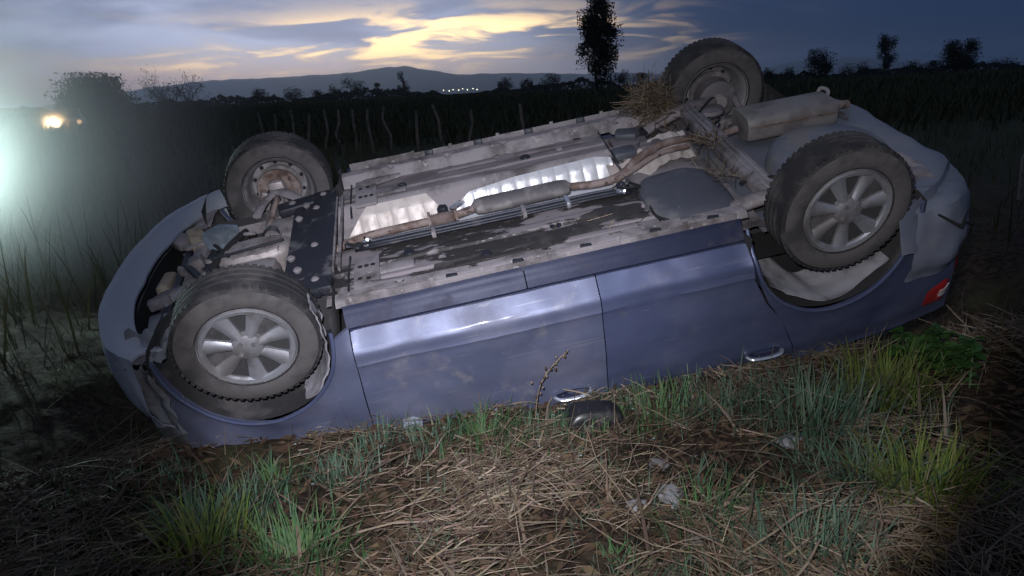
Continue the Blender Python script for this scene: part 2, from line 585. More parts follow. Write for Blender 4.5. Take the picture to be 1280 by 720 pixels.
K = lambda c: (lambda q: c)
DB = lambda z: itp(z, [.30, .45, .60, .70, .90, 1.0], [-.855, -.868, -.930, -1.0, -1.075, -1.09])     # rear door edge
sz = lambda z: (z - .3) / .65
for sd in (-1, 1):
    near = sd < 0
    # front fender with its arch
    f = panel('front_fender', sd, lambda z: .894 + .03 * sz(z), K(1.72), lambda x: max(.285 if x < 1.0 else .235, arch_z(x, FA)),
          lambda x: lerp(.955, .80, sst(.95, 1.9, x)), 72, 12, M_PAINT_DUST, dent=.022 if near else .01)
    # doors
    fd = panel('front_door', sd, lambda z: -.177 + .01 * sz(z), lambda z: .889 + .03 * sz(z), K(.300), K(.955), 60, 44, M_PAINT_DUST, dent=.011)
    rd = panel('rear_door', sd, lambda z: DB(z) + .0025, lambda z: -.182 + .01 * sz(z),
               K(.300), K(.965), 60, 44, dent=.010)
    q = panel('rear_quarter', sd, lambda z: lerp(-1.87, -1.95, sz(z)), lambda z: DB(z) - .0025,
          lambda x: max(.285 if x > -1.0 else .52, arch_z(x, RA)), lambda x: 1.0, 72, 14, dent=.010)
    # rolled lip of each arch
    for A, par in ((FA, f), (RA, q)):
        a0, a1 = (-.02, 1.0) if A is FA else (-.05, 1.04)
        pts = []
        for k in range(33):
            a = math.pi * lerp(a0, a1, k / 32)
            x, z = A[0] + (A[2] + .002) * math.cos(a), A[1] + (A[2] + .002) * math.sin(a)
            pts.append((x, sd * (half(x, z) - .004), z))
        MB().tube(pts, .009, 8).build('arch_lip', M_PAINT, par, 40)
    # sill skirt, in two lengths as moulded
    for xa, xb in ((.90, .12), (.115, -.85)):
        def fn(u, v, xa=xa, xb=xb):
            x = lerp(xa, xb, u)
            z = lerp(.295, .205, v)
            y = itp(v, [0, .12, .55, .7, 1], [.748, .752, .728, .712, .70]) + .004 * nz(x * 3, z * 9, 4)
            return Vector((x, sd * y, z))
        MB().shell(fn, 40, 8, lambda u, v: (0, -sd * .02, .015)).build('sill_skirt', M_PAINT_D, car, 30)
    # pinch weld flange with its notches and dark drain plugs
    w = MB()
    xs = [.88, .70, .52, .50, .30, .28, .02, 0, -.30, -.32, -.60, -.62, -.84]
    hs = [.172, .176, .170, .186, .174, .188, .172, .186, .172, .188, .174, .186, .172]
    for i in range(len(xs) - 1):
        w.box(((xs[i] + xs[i + 1]) / 2, sd * (.682 + .002 * (i % 2)), (hs[i] + .235) / 2), (xs[i] - xs[i + 1] + .0, .006 + .001 * (i % 2), .235 - hs[i]), .001)
    w.build('pinch_weld', M_UNDER, car)
    for x in (.42, .13, -.17, -.48, -.74):
        MB().box((x, sd * .668, .205), (.05, .02, .05), .006, (R(12 * sd), 0, R(8))).build('jacking_block', M_BLACK, car)
    # rocker underside between flange and floor
    def rk(u, v):
        x = lerp(.93, -.90, u)
        y = lerp(.675, .56, v)
        z = .205 + itp(v, [0, .15, .3, .75, .85, 1], [.02, .0, -.004, -.004, .02, .055]) + .004 * nz(x * 5, y * 9, 1) + (.018 if abs(((x * 3.1) % 1) - .5) > .46 and v > .5 else 0)
        return Vector((x, sd * y, z))
    MB().grid(rk, 90, 10).build('rocker_panel', M_UNDER, car, 25)

    # side glass and pillars, pressed into the grass
    for nm, xa, xb, ta, tb in (('side_window', .86, -.155, .55, -.13), ('side_window', -.20, -.95, -.17, -.90)):
        def gl(u, v, xa=xa, xb=xb, ta=ta, tb=tb):
            x = lerp(lerp(xa, xb, u), lerp(ta, tb, u), v)
            z = lerp(.95, 1.30, v)
            return Vector((x, sd * lerp(.79, .60, v), z))
        MB().shell(gl, 6, 6, lambda u, v: (0, -sd * .006, 0)).build(nm, M_GLASS, car, 30)
    for a, b_ in (((.93, .79, .95), (.50, .575, 1.33)), ((-.18, .795, .95), (-.16, .595, 1.33)), ((-.99, .79, .96), (-1.15, .57, 1.30)), ((-1.72, .70, 1.0), (-1.45, .53, 1.30))):
        MB().bar((a[0], sd * a[1], a[2]), (b_[0], sd * b_[1], b_[2]), .055, .05, .012, (0, 1, 0)).build('pillar', M_PAINT, car)
    # door handles
    for x, z in ((.0, .862), (-.93, .895)):
        par = fd if x > -.5 else rd
        y = half(x, z)
        MB().grid(lambda u, v: Vector((lerp(-.095, .095, u) + x, sd * (y + .004 + .006 * (abs(2 * u - 1) ** 2 * 1.2 + abs(2 * v - 1) ** 2 - 1)), z + lerp(-.020, .020, v) * math.sqrt(max(.05, 1 - abs(2 * u - 1) ** 3)))), 12, 6).build('handle_cup', M_PAINT_D, par, 50)
        hp = [(x + .085, sd * (y + .004), z), (x + .065, sd * (y + .030), z), (x, sd * (y + .038), z + .002), (x - .065, sd * (y + .032), z), (x - .088, sd * (y + .004), z)]
        MB().tube(spline(hp, 5), .011, 8, flat=.6).build('handle', M_CHROME, par, 50)
    # crease moulding under the doors' character line
    # tail lamp
    def tl(u, v):
        x = lerp(-1.78, -2.02, u)
        z = lerp(lerp(.80, .745, u), lerp(.93, .94, u), v)
        e = (2 * u - 1) ** 4 * .5 + (2 * v - 1) ** 4
        yy = half(x, z) - .14 * sst(-1.90, -2.05, x) ** 2 - .0
        yy = half(max(x, -1.86), z) - .12 * sst(-1.86, -2.04, x)
        return Vector((x, sd * (yy + .014 - .014 * e), z))
    t_ = MB().shell(tl, 14, 10, lambda u, v: (.0, -sd * .03, 0)).build('tail_lamp', M_RED, car, 40)
    def tl2(u, v):
        p = tl(lerp(.30, .85, u), lerp(.36, .60, v))
        return p + Vector((-.001, sd * .004, 0))
    MB().shell(tl2, 8, 4, lambda u, v: (0, -sd * .006, 0)).build('reversing_lens', M_CLEAR, t_, 40)
    # head lamp
    def hl(u, v):
        x = lerp(1.72, 1.88, u)
        z = lerp(.60, lerp(.78, .70, u), v)
        return Vector((x, sd * (half(min(x, 1.8), z) - .17 * sst(1.72, 2.02, x) - .004), z))
    MB().shell(hl, 10, 6, lambda u, v: (-.02, -sd * .03, 0)).build('head_lamp', M_HLAMP, car, 40)
    # door mirror, folded into the grass
    if not near:
        MB().box((.80, sd * .90, .97), (.10, .17, .12), .035).build('door_mirror', M_PAINT, car, 50)

# ---- bumpers
def sweep(name, plan, prof, mt, n=6, fold=(0, 0, 0), wob=0.0, seed=0.0, parent=None):
    P = spline([(x, y, 0) for x, y in plan], n)
    N = len(P) - 1
    def fn(u, v):
        i = min(N, int(round(u * N)))
        t_ = (P[min(i + 1, N)] - P[max(i - 1, 0)]).normalized()
        nrm = Vector((-t_.y, t_.x, 0))
        k = v * (len(prof) - 1)
        j = min(len(prof) - 2, int(k))
        o = lerp(prof[j][0], prof[j + 1][0], k - j)
        z = lerp(prof[j][1], prof[j + 1][1], k - j)
        o += wob * nz(u * 9 + seed, z * 5, seed)
        return P[i] + nrm * o + Vector((0, 0, z + wob * .6 * nz(u * 7, v * 3, seed + 4)))
    return MB().shell(fn, N, (len(prof) - 1) * 2, lambda u, v: fold).build(name, mt, parent or car, 40)


front_plan = [(1.66, .80), (1.77, .745), (1.91, .60), (2.02, .32), (2.065, 0), (2.05, -.28), (1.98, -.52), (1.86, -.70), (1.78, -.77)]
fb = sweep('front_bumper', front_plan, [(-.15, .245), (-.10, .212), (-.06, .195), (-.015, .20), (.0, .26), (.015, .36), (.02, .47), (.0, .55), (-.05, .61)], M_SKIN, 7, (0, 0, .012), .012, 1.0)
# torn near corner of the bumper
MB().grid(lambda u, v: Vector((lerp(1.85, 1.69, u) + .02 * nz(u * 5, v * 4, 2), -lerp(.69, .80, u) - .02 * math.sin(u * 9) , lerp(.24 + .10 * abs(nz(u * 6, 1, 3)) , .60, v))), 16, 10).build('bumper_corner', M_BUMP, car, 40)
MB().grid(lambda u, v: Vector((lerp(1.87, 1.70, u), lerp(-.50, -.70, v) - .05 * u, .215 + .03 * nz(u * 4, v * 3, 9) + .03 * v)), 12, 6).build('torn_splash_shield', M_BUMP, car, 30)
sweep('bumper_grille', [(1.87, .44), (1.92, .22), (1.93, 0), (1.92, -.22), (1.87, -.44)], [(0, .30), (.0, .44)], M_DARK, 6)
# bumper reinforcement and foam behind it
MB().tube(spline([(1.70, .58, .42), (1.80, .35, .42), (1.83, 0, .42), (1.80, -.35, .42), (1.70, -.56, .42)], 6), .05, 8, flat=1.3).build('bumper_beam', M_UNDER, car)
for (x, y, z, dx_, dy_, dz_, a) in ((1.73, .36, .29, .09, .22, .08, -.35), (1.82, -.02, .30, .06, .16, .07, .1)):
    MB().box((x, y, z), (dx_, dy_, dz_), .015, (0, .1, a)).build('foam_block', M_FOAM, car)

rear_plan = [(-1.62, -.805), (-1.82, -.785), (-1.97, -.65), (-2.03, -.38), (-2.035, 0), (-2.01, .32), (-1.94, .55)]
rb_ = sweep('rear_bumper', rear_plan, [(-.33, .385), (-.22, .345), (-.12, .315), (-.05, .305), (-.015, .32), (.0, .36), (.01, .44), (.02, .52), (.02, .60), (-.01, .68)], M_SKIN_R, 8, (0, 0, .012), .020, 6.0)
# cracked, half torn-off valance at the near rear corner
MB().grid(lambda u, v: Vector((lerp(-1.52, -1.96, u) - .02 * v, -lerp(.80, .50, u ** 1.6) - .05 * v, lerp(.27, .49, v) + .012 * math.sin(u * 11) + .012 * nz(u * 5, v * 4, 1))), 22, 10).build('torn_valance', M_SKIN_R, car, 25)
for (a, b_, c_) in (((-1.70, -.825, .33), (-1.80, -.855, .40), (-1.86, -.80, .36)), ((-1.86, -.80, .42), (-1.93, -.76, .47), (-1.98, -.68, .44))):
    MB().tube([a, b_, c_], [.005, .009, .003], 6).build('split_edge', M_DARK, car)
# ---- upper shell: bonnet, windscreen, crushed roof, tailgate
MB().shell(lambda u, v: Vector((lerp(.93, 1.90, u), lerp(-.74, .74, v) * (1 - .14 * u * u), lerp(.97, .755, u ** 1.5) + .03 * (1 - (2 * v - 1) ** 2) + .025 * nz(u * 3, v * 4, 5))), 20, 20, lambda u, v: (0, 0, -.02)).build('bonnet', M_PAINT, car, 35)
MB().shell(lambda u, v: Vector((lerp(.95, .48, u), lerp(-.72, .72, v) * (1 - .22 * u), lerp(.985, 1.345, u) + .015 * nz(u * 3, v * 5, 8))), 10, 14, lambda u, v: (0, 0, -.008)).build('windscreen', M_GLASS, car, 35)
MB().shell(lambda u, v: Vector((lerp(.50, -1.42, u), lerp(-.575, .575, v) * (1 - .06 * u), 1.335 + .05 * (1 - (2 * v - 1) ** 2) * math.sin(math.pi * (.1 + .85 * u)) + .035 * nz(u * 4, v * 3, 6))), 26, 18, lambda u, v: (0, 0, -.03)).build('roof', M_PAINT, car, 35)
tg = MB().shell(lambda u, v: Vector((lerp(-1.44, -1.97, u ** .8), lerp(-.54, .54, v) * (1 + .22 * u), lerp(1.33, .66, u) - .0)), 12, 14, lambda u, v: (.03, 0, 0)).build('tailgate', M_PAINT, car, 35)
MB().shell(lambda u, v: Vector((lerp(-1.50, -1.765, u) - .012, lerp(-.46, .46, v) * (1 + .1 * u), lerp(1.285, 1.02, u) + .012)), 6, 8, lambda u, v: (.02, 0, 0)).build('rear_window', M_GLASS, tg, 35)

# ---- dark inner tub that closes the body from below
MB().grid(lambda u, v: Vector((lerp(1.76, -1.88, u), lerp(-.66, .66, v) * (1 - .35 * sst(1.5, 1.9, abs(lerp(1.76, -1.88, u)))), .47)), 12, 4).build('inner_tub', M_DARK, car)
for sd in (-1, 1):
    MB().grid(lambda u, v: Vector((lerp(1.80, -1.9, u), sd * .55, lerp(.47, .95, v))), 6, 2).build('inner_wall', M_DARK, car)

# ---- wheel housings
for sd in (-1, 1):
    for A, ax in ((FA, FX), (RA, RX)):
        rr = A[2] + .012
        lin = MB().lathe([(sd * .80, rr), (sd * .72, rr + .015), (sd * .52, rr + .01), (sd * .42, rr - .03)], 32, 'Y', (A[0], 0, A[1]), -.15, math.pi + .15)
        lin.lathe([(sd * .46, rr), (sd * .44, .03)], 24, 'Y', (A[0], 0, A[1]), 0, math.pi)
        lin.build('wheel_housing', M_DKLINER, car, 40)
# pale loose liner hanging behind the near front wheel, and crumpled plastic in the near rear arch
def liner(u, v):
    a = lerp(-.42, 1.10, u)
    r = FA[2] - .012 - .02 * math.sin(u * 5) + .012 * nz(u * 6, v * 3, 3)
    x = FA[0] - r * math.cos(a)
    z = FA[1] + r * math.sin(a) * .95
    wdt = lerp(.12, .16, sst(0, .6, u))
    return Vector((x + .02 * v, -.80 + v * wdt, z))
MB().shell(liner, 36, 8, lambda u, v: (-.006, 0, .006)).build('loose_wheel_liner', M_LINER, car, 40)
def liner2(u, v):
    a = lerp(.62, 2.45, u)
    r = RA[2] - .022 - .035 * v + .022 * math.sin(u * 13 + v * 2.5) * v + .012 * nz(u * 5, v * 3, 8)
    return Vector((RA[0] + r * math.cos(a), -.785 + .22 * v + .02 * math.sin(u * 9), RA[1] + r * math.sin(a)))
MB().shell(liner2, 60, 12, lambda u, v: (0, 0, .006)).build('crumpled_wheel_liner', M_LINER, car, 50)

# ---- wheels
def make_wheel(x, sd, z, steer=0.0, tilt=0.0):
    w = MB().lathe([(-sd * .01, .02), (-sd * .01, .075), (sd * .0, .075), (sd * .0, .125), (-sd * .012, .128), (-sd * .012, .03)], 36).build('wheel', M_MUFF, car, 30)
    w.location = (x, sd * .715, z)
    w.rotation_euler = (tilt, 0, steer)
    # tyre: outboard is +sd
    pr = [(-.082, .190), (-.090, .205), (-.0975, .235), (-.096, .262), (-.088, .283), (-.078, .293), (-.060, .2975),
          (-.052, .2975), (-.050, .290), (-.042, .290), (-.040, .299), (-.014, .300), (-.012, .291), (-.004, .291), (-.002, .300), (.024, .300), (.026, .291), (.034, .291), (.036, .299),
          (.050, .2985), (.060, .2975), (.078, .293), (.088, .283), (.096, .262), (.0975, .235), (.090, .205), (.082, .190)]
    tyre = MB().lathe([(sd * h, r) for h, r in pr], 72)
    tyre.build('tyre', M_RUBBER, w, 28)
    # tread blocks on the shoulders
    tb = MB()
    for k in range(60):
        a = 2 * math.pi * k / 60
        for h in (-.070, .070):
            q = Matrix.Rotation(-a, 3, 'Y')
            tb.box(q @ Vector((.2935, sd * h, 0)), (.009, .026, .019), 0, q @ Matrix.Rotation(.25, 3, 'X'))
    o = tb.build('tread_blocks', M_RUBBER, w, 0)
    o['kind'] = 'stuff'
    sw = MB()
    for h in (-1, 1):
        sw.lathe([(sd * h * .0925, .206), (sd * h * .0985, .222), (sd * h * .0995, .238), (sd * h * .098, .262), (sd * h * .092, .280)], 64)
    sw.build('sidewall', M_WALL, w, 50)
    rim = MB().lathe([(sd * h, r) for h, r in [(-.094, .196), (-.088, .198), (-.080, .190), (-.070, .178), (-.030, .168), (.015, .160), (.035, .150), (.030, .120), (.045, .10), (.050, .06), (.050, .0)]], 48)
    rim.lathe([(sd * h, r) for h, r in [(.094, .196), (.088, .198), (.080, .190), (.070, .180), (.035, .168), (.020, .162)]], 48)
    rm = rim.build('rim', M_RIM, w, 40)
    # vent holes seen in the back of the disc
    for k in range(10):
        a = 2 * math.pi * k / 10 + .2
        MB().lathe([(-.001, .0), (-.001, .011), (.001, .012)], 10, 'Y', (.136 * math.cos(a), sd * .0285, .136 * math.sin(a))).build('vent_hole', M_DARK, rm, 40)
    # wheel cover on the outer face: rim ring, seven spokes, centre cap
    cv = MB().lathe([(sd * h, r) for h, r in [(.086, .194), (.098, .188), (.094, .172), (.084, .165), (.074, .168)]], 56)
    cv.lathe([(sd * h, r) for h, r in [(.060, .070), (.090, .062), (.099, .045), (.102, .0)]], 32)
    for k in range(7):
        a = 2 * math.pi * k / 7 + .3
        q = Matrix.Rotation(a, 3, 'Y')
        n0 = len(cv.v)
        def spk(u, v):
            r = lerp(.055, .176, u)
            wd = lerp(.020, .030, u) * (1 + .3 * u)
            e = 2 * v - 1
            return q @ Vector((r, sd * (.096 - .012 * e * e - .010 * u * (1 - u) * 2), e * wd))
        cv.shell(spk, 8, 6, lambda u, v: (0, -sd * .02, 0))
    cv.build('wheel_cover', M_COVER, w, 40)
    for k in range(4):
        a = 2 * math.pi * k / 4 + .5
        MB().lathe([(sd * .098, .011), (sd * .106, .010), (sd * .106, 0)], 6, 'Y', (.036 * math.cos(a), 0, .036 * math.sin(a))).build('wheel_nut', M_MUFF, w, 30)
    MB().lathe([(sd * .068, .172), (sd * .066, .0)], 32).build('cover_recess', M_DKLINER, w, 40)
    return w


WH_Z = .225
make_wheel(FX, -1, WH_Z, R(-4), R(-3))
make_wheel(FX, 1, WH_Z, R(-4), R(3))
make_wheel(RX, -1, WH_Z)
make_wheel(RX, 1, WH_Z - .01)

# ---- floor
def floorz(x, y):
    z = .258
    a = abs(y)
    z -= .010 * sst(.02, .0, abs(((a - .24) * 7.5) % 1 - .5) - .20) * sst(.26, .29, a) * (1 - sst(.53, .56, a))   # long ribs
    z += .012 * sst(.72, .78, x) + .01 * nz(x * 2, y * 3, 3) * .6
    return z


for sd, mt in ((-1, M_FLOOR), (1, M_FLOOR2)):
    MB().grid(lambda u, v: Vector((lerp(.99, -.56, u), sd * lerp(.155 if sd < 0 else .335, .575, v), floorz(lerp(.99, -.56, u), lerp(.155 if sd < 0 else .335, .575, v)))), 90, 40).build('floor_pan', mt, car, 40)
    # longitudinal rail beside the rocker
    MB().tube([(.95, sd * .50, .30), (.80, sd * .53, .245), (.60, sd * .545, .238)], [.03, .045, .02], 8, flat=.5).build('rail_end', M_UNDER, car, 40)
    # outrigger with punched holes at the front of the floor
    og = MB().box((.80, sd * .42, .246), (.12, .30, .02), .006)
    og.box((.68, sd * .40, .249), (.20, .07, .016), .006)
    o = og.build('outrigger', M_UNDER, car)
    for (x, y) in ((.83, .36), (.80, .36), (.77, .36), (.83, .46), (.79, .47), (.77, .53)):
        MB().lathe([(0, 0), (0, .011), (-.002, .012)], 10, 'Z', (x, sd * y, .2345)).build('punched_hole', M_DARK, o)
    # pressed reinforcements on the pan
    for (x0, x1, y) in ((.40, .05, .50), (-.05, -.45, .50)):
        MB().box(((x0 + x1) / 2, sd * y, .248), (x0 - x1, .035, .012), .005).build('floor_rib', mt, car)
# near pan: black sprayed underseal blotches of uneven outline
rnd = random.Random(5)
for (cx, cy, rx_, ry) in ((.30, -.50, .25, .055), (-.08, -.45, .20, .075), (-.36, -.40, .17, .10), (.56, -.52, .08, .04)):
    n = 40
    pts = []
    for k in range(n):
        a = 2 * math.pi * k / n
        e = 1 + .30 * nz(math.cos(a) * 1.7 + cx * 9, math.sin(a) * 1.7, cy * 7)
        pts.append((cx + rx_ * e * math.cos(a), cy + ry * e * math.sin(a)))
    mbp = MB()
    mbp.add([(cx, cy, floorz(cx, cy) - .0085)] + [(x, y, floorz(x, y) - .006) for x, y in pts] + [(x, y, floorz(x, y) + .004) for x, y in pts],
            [(0, i + 1, (i + 1) % n + 1) for i in range(n)] + [(i + 1, (i + 1) % n + 1, n + (i + 1) % n + 1, n + i + 1) for i in range(n)])
    mbp.build('underseal_patch', mat('underseal_fresh', (.030, .027, .027), .6, 0, (.055, .048, .046), 9, .45, .6, bump=.3, bs=60), car, 40)

# tunnel: a pressed channel, recessed above the floor
TY = [.25, .235, .215, .185, .13, .06, 0]
TZ = [.252, .252, .275, .345, .385, .395, .398]
def tun(u, v):
    x = lerp(1.02, -.62, u)
    e = 2 * v - 1
    a = abs(e)
    k = [1, .94, .86, .74, .52, .24, 0]
    y = itp(a, k[::-1], TY[::-1])
    z = itp(a, k[::-1], TZ[::-1])
    return Vector((x, math.copysign(y, e) + .09, z))
MB().grid(tun, 30, 28).build('tunnel', M_UNDER, car, 40)


def shield(name, x0, x1, y0, y1, zfn, pitch, amp, mt, nu=120):
    def fn(u, v):
        x = lerp(x0, x1, u)
        y = lerp(y0(x), y1(x), v)
        z = zfn(x, y) + amp * (abs(math.sin(math.pi * x / pitch)) ** .5 - .7) + .003 * nz(x * 14, y * 14, 3)
        return Vector((x, y, z))
    return MB().shell(fn, nu, 10, lambda u, v: (0, 0, .004)).build(name, mt, car, 25)


def wall_shield(x0, x1, pitch, mt, lo, hi):
    """corrugated foil lining the far wall and part of the roof of the tunnel"""
    def fn(u, v):
        x = lerp(x0, x1, u)
        vv = lerp(lo(x), hi(x), v)
        y, z = itp(vv, [0, .35, .75, 1], [.10, .195, .232, .275]), itp(vv, [0, .35, .75, 1], [.385, .365, .285, .250])
        c = .007 * (abs(math.sin(math.pi * x / pitch)) ** .5 - .7) + .004 * nz(x * 12, vv * 5, 3)
        return Vector((x, y - .9 * c, z - .4 * c))
    return MB().shell(fn, 150, 12, lambda u, v: (0, .004, .004)).build('heat_shield', mt, car, 22)


wall_shield(.94, .40, .085, M_ALU_F, lambda x: 0, lambda x: itp(x, [.40, .48, .80, .94], [.45, 1, 1, .25]))
wall_shield(.34, -.54, .075, M_ALU, lambda x: 0, lambda x: itp(x, [-.54, -.45, .0, .25, .34], [.9, 1, .93, .80, .5]))
# shield that climbs over the rear axle
def hs3(u, v):
    x = lerp(-.50, -.99, u)
    y = lerp(.04, .22, v) + .14 * sst(-.55, -.92, x)
    z = .355 - .075 * v + .012 * math.sin(u * 7) - .04 * sst(-.55, -.8, x) + .010 * abs(math.sin(math.pi * x / .07))
    return Vector((x, y, z))
MB().shell(hs3, 50, 8, lambda u, v: (0, 0, .004)).build('heat_shield', M_ALU_F, car, 25)

# ---- exhaust
ex = MB().tube(spline([(1.06, -.02, .36), (.95, .02, .32), (.80, .06, .312), (.60, .07, .312), (.47, .07, .312)], 6), .021, 12)
ex.tube(spline([(.36, .07, .312), (.24, .09, .302)], 3), .021, 12)
exo = ex.build('exhaust_pipe', M_RUST, car, 40)
fl = MB()
for k in range(12):
    fl.lathe([(-.006, .028), (0, .036), (.006, .028)], 16, 'X', (.47 - k * .010, .07, .312))
fl.build('flex_joint', M_RUST, exo, 40)
for x in (.485, .345):
    MB().lathe([(-.006, .0), (-.006, .05), (.006, .05), (.006, 0)], 6, 'X', (x, .07, .312)).build('flange', M_RUST, exo, 30)
# hanger
MB().box((.41, .14, .30), (.05, .05, .05), .012, (0, 0, .3)).build('rubber_hanger', M_BLACK, car)
MB().bar((.36, .10, .28), (.30, .19, .30), .035, .012, .003).build('hanger_bracket', M_CHROME, car)
# resonator
MB().tube([(x, .095, .300) for x in (.255, .235, .20, -.22, -.255, -.275)], [.022, .052, .060, .060, .052, .022], 20, flat=.68).build('resonator', M_MUFF, car, 40)
# tail pipe climbing over the axle to the rear silencer
MB().tube(spline([(-.27, .09, .30), (-.42, .06, .30), (-.54, .07, .285), (-.66, .14, .245), (-.82, .22, .235), (-.97, .24, .245), (-1.12, .25, .27), (-1.26, .28, .27)], 6), .021, 12).build('tail_pipe', M_RUST, car, 40)
MB().tube(spline([(-.50, .03, .29), (-.62, .08, .270), (-.78, .15, .25), (-.95, .175, .255)], 6), .015, 8).build('vapour_pipe', M_RUST, car, 40)
# rear silencer: pale seamed box
sl = MB()
def sil(u, v):
    a = 2 * math.pi * v
    x = lerp(-1.29, -1.79, u)
    k = itp(u, [0, .001, .03, .97, .999, 1], [.0, .93, 1, 1, .93, 0])
    cx_, sx_ = math.copysign(abs(math.cos(a)) ** .5, math.cos(a)), math.copysign(abs(math.sin(a)) ** .5, math.sin(a))
    return Vector((x, .30 - .02 * u + .115 * k * cx_, .262 + .075 * k * sx_))
us = [0, .001, .03] + [.1 * i for i in range(1, 10)] + [.97, .999, 1]
n = 40
sl.v = [sil(u, k / n) for u in us for k in range(n)]
sl.f = [(i * n + k, (i + 1) * n + k, (i + 1) * n + (k + 1) % n, i * n + (k + 1) % n) for i in range(len(us) - 1) for k in range(n)]
so = sl.build('rear_silencer', mat('silencer_pale', (.25, .23, .22), .65, .3, (.17, .15, .145), 6, .45, .62, bump=.08), car, 40)
MB().tube([(-1.30, .182, .24), (-1.78, .163, .24)], .005, 6).build('seam', M_RUST, so)
MB().tube(spline([(-1.78, .27, .26), (-1.86, .30, .27), (-1.93, .33, .29)], 5), .024, 12).build('tail_pipe_end', M_RUST, so, 40)

# ---- brake and fuel lines along the tunnel's near edge, with clips
for k, (r_, y0, z0) in enumerate(((.011, -.175, .240), (.008, -.20, .240), (.006, -.155, .242), (.012, -.135, .248))):
    MB().tube(spline([(.86, y0 + .06, z0 + .03), (.76, y0 + .01, z0), (.40, y0, z0 - .004), (.0, y0 + .003, z0), (-.30, y0, z0 - .003), (-.47, y0 - .004, z0), (-.53, y0 + .03, z0 + .03)], 6), r_, 8).build('brake_line', M_BLACK if k != 3 else M_TANK, car, 50)
for x in (.47, .02, -.20):
    MB().box((x, -.170, .238), (.022, .085, .034), .006).build('line_clip', M_CHROME if x == -.20 else M_UNDER, car)
# plastic line cover
MB().shell(lambda u, v: Vector((lerp(.70, -.05, u), lerp(-.085, -.125, v), .262 - .012 * math.sin(math.pi * v) + .004 * nz(u * 8, v, 2))), 30, 5, lambda u, v: (0, 0, .01)).build('line_cover', M_UNDER, car, 40)
# dark connector bundles at each end of the lines
for (cx, cy, cz) in ((.84, -.13, .24), (-.50, -.17, .235)):
    for k in range(7):
        a = rnd.random() * 6.28
        MB().box((cx + .05 * math.cos(a), cy + .035 * math.sin(a), cz - .01 * rnd.random()), (.035, .022, .026), .005, (rnd.random(), rnd.random(), a)).build('connector', M_BLACK if k % 3 else M_CHROME, car)
    MB().tube(spline([(cx + .06, cy + .03, cz), (cx + .02, cy - .05, cz - .03), (cx - .06, cy - .03, cz - .01), (cx - .03, cy + .05, cz)], 5), .006, 6).build('cable', M_DARK, car)
MB().tube(spline([(-.53, -.16, .25), (-.56, -.30, .235), (-.545, -.47, .238), (-.60, -.56, .235)], 6), .007, 6).build('cable', M_DARK, car)

# ---- fuel tank: rounded plastic moulding
def tank(u, v):
    a = 2 * math.pi * v
    k = itp(u, [0, .25, .55, .85, 1], [1.0, .985, .94, .80, .0])
    ca, sa = math.cos(a), math.sin(a)
    ex_ = .62
    x = -.735 + .205 * k * math.copysign(abs(ca) ** ex_, ca) * 1.0
    y = -.335 + .255 * k * math.copysign(abs(sa) ** ex_, sa)
    z = itp(u, [0, .25, .55, .85, 1], [.36, .27, .235, .214, .208]) + .006 * nz(x * 7, y * 7, 1)
    return Vector((x, y, z))
tk = MB().grid(tank, 16, 48).build('fuel_tank', M_TANK, car, 45)
for x, y in ((-.66, -.42), (-.80, -.28), (-.70, -.24), (-.83, -.44)):
    MB().lathe([(.02, .03), (-.004, .022), (-.006, .0)], 14, 'Z', (x, y, .215)).build('moulding_dimple', M_TANK, tk, 40)
# floor over the rear seat, around the tank and the far pocket
MB().grid(lambda u, v: Vector((lerp(-.54, -1.02, u), lerp(-.62, .62, v), .33 + .015 * nz(u * 3, v * 8, 2) - .06 * (1 - sst(.0, .12, u)))), 20, 30).build('rear_floor', M_UNDER, car, 40)
MB().box((-.70, .38, .30), (.20, .30, .04), .012).build('floor_pocket', M_FLOOR2, car)
for k, (x, y) in enumerate(((-.62, .28), (-.78, .30), (-.70, .50))):
    MB().box((x, y, .268), (.13, .10, .05), .018, (0, 0, .2 * k)).build('canister', M_TANK if k != 1 else M_MUFF, car)

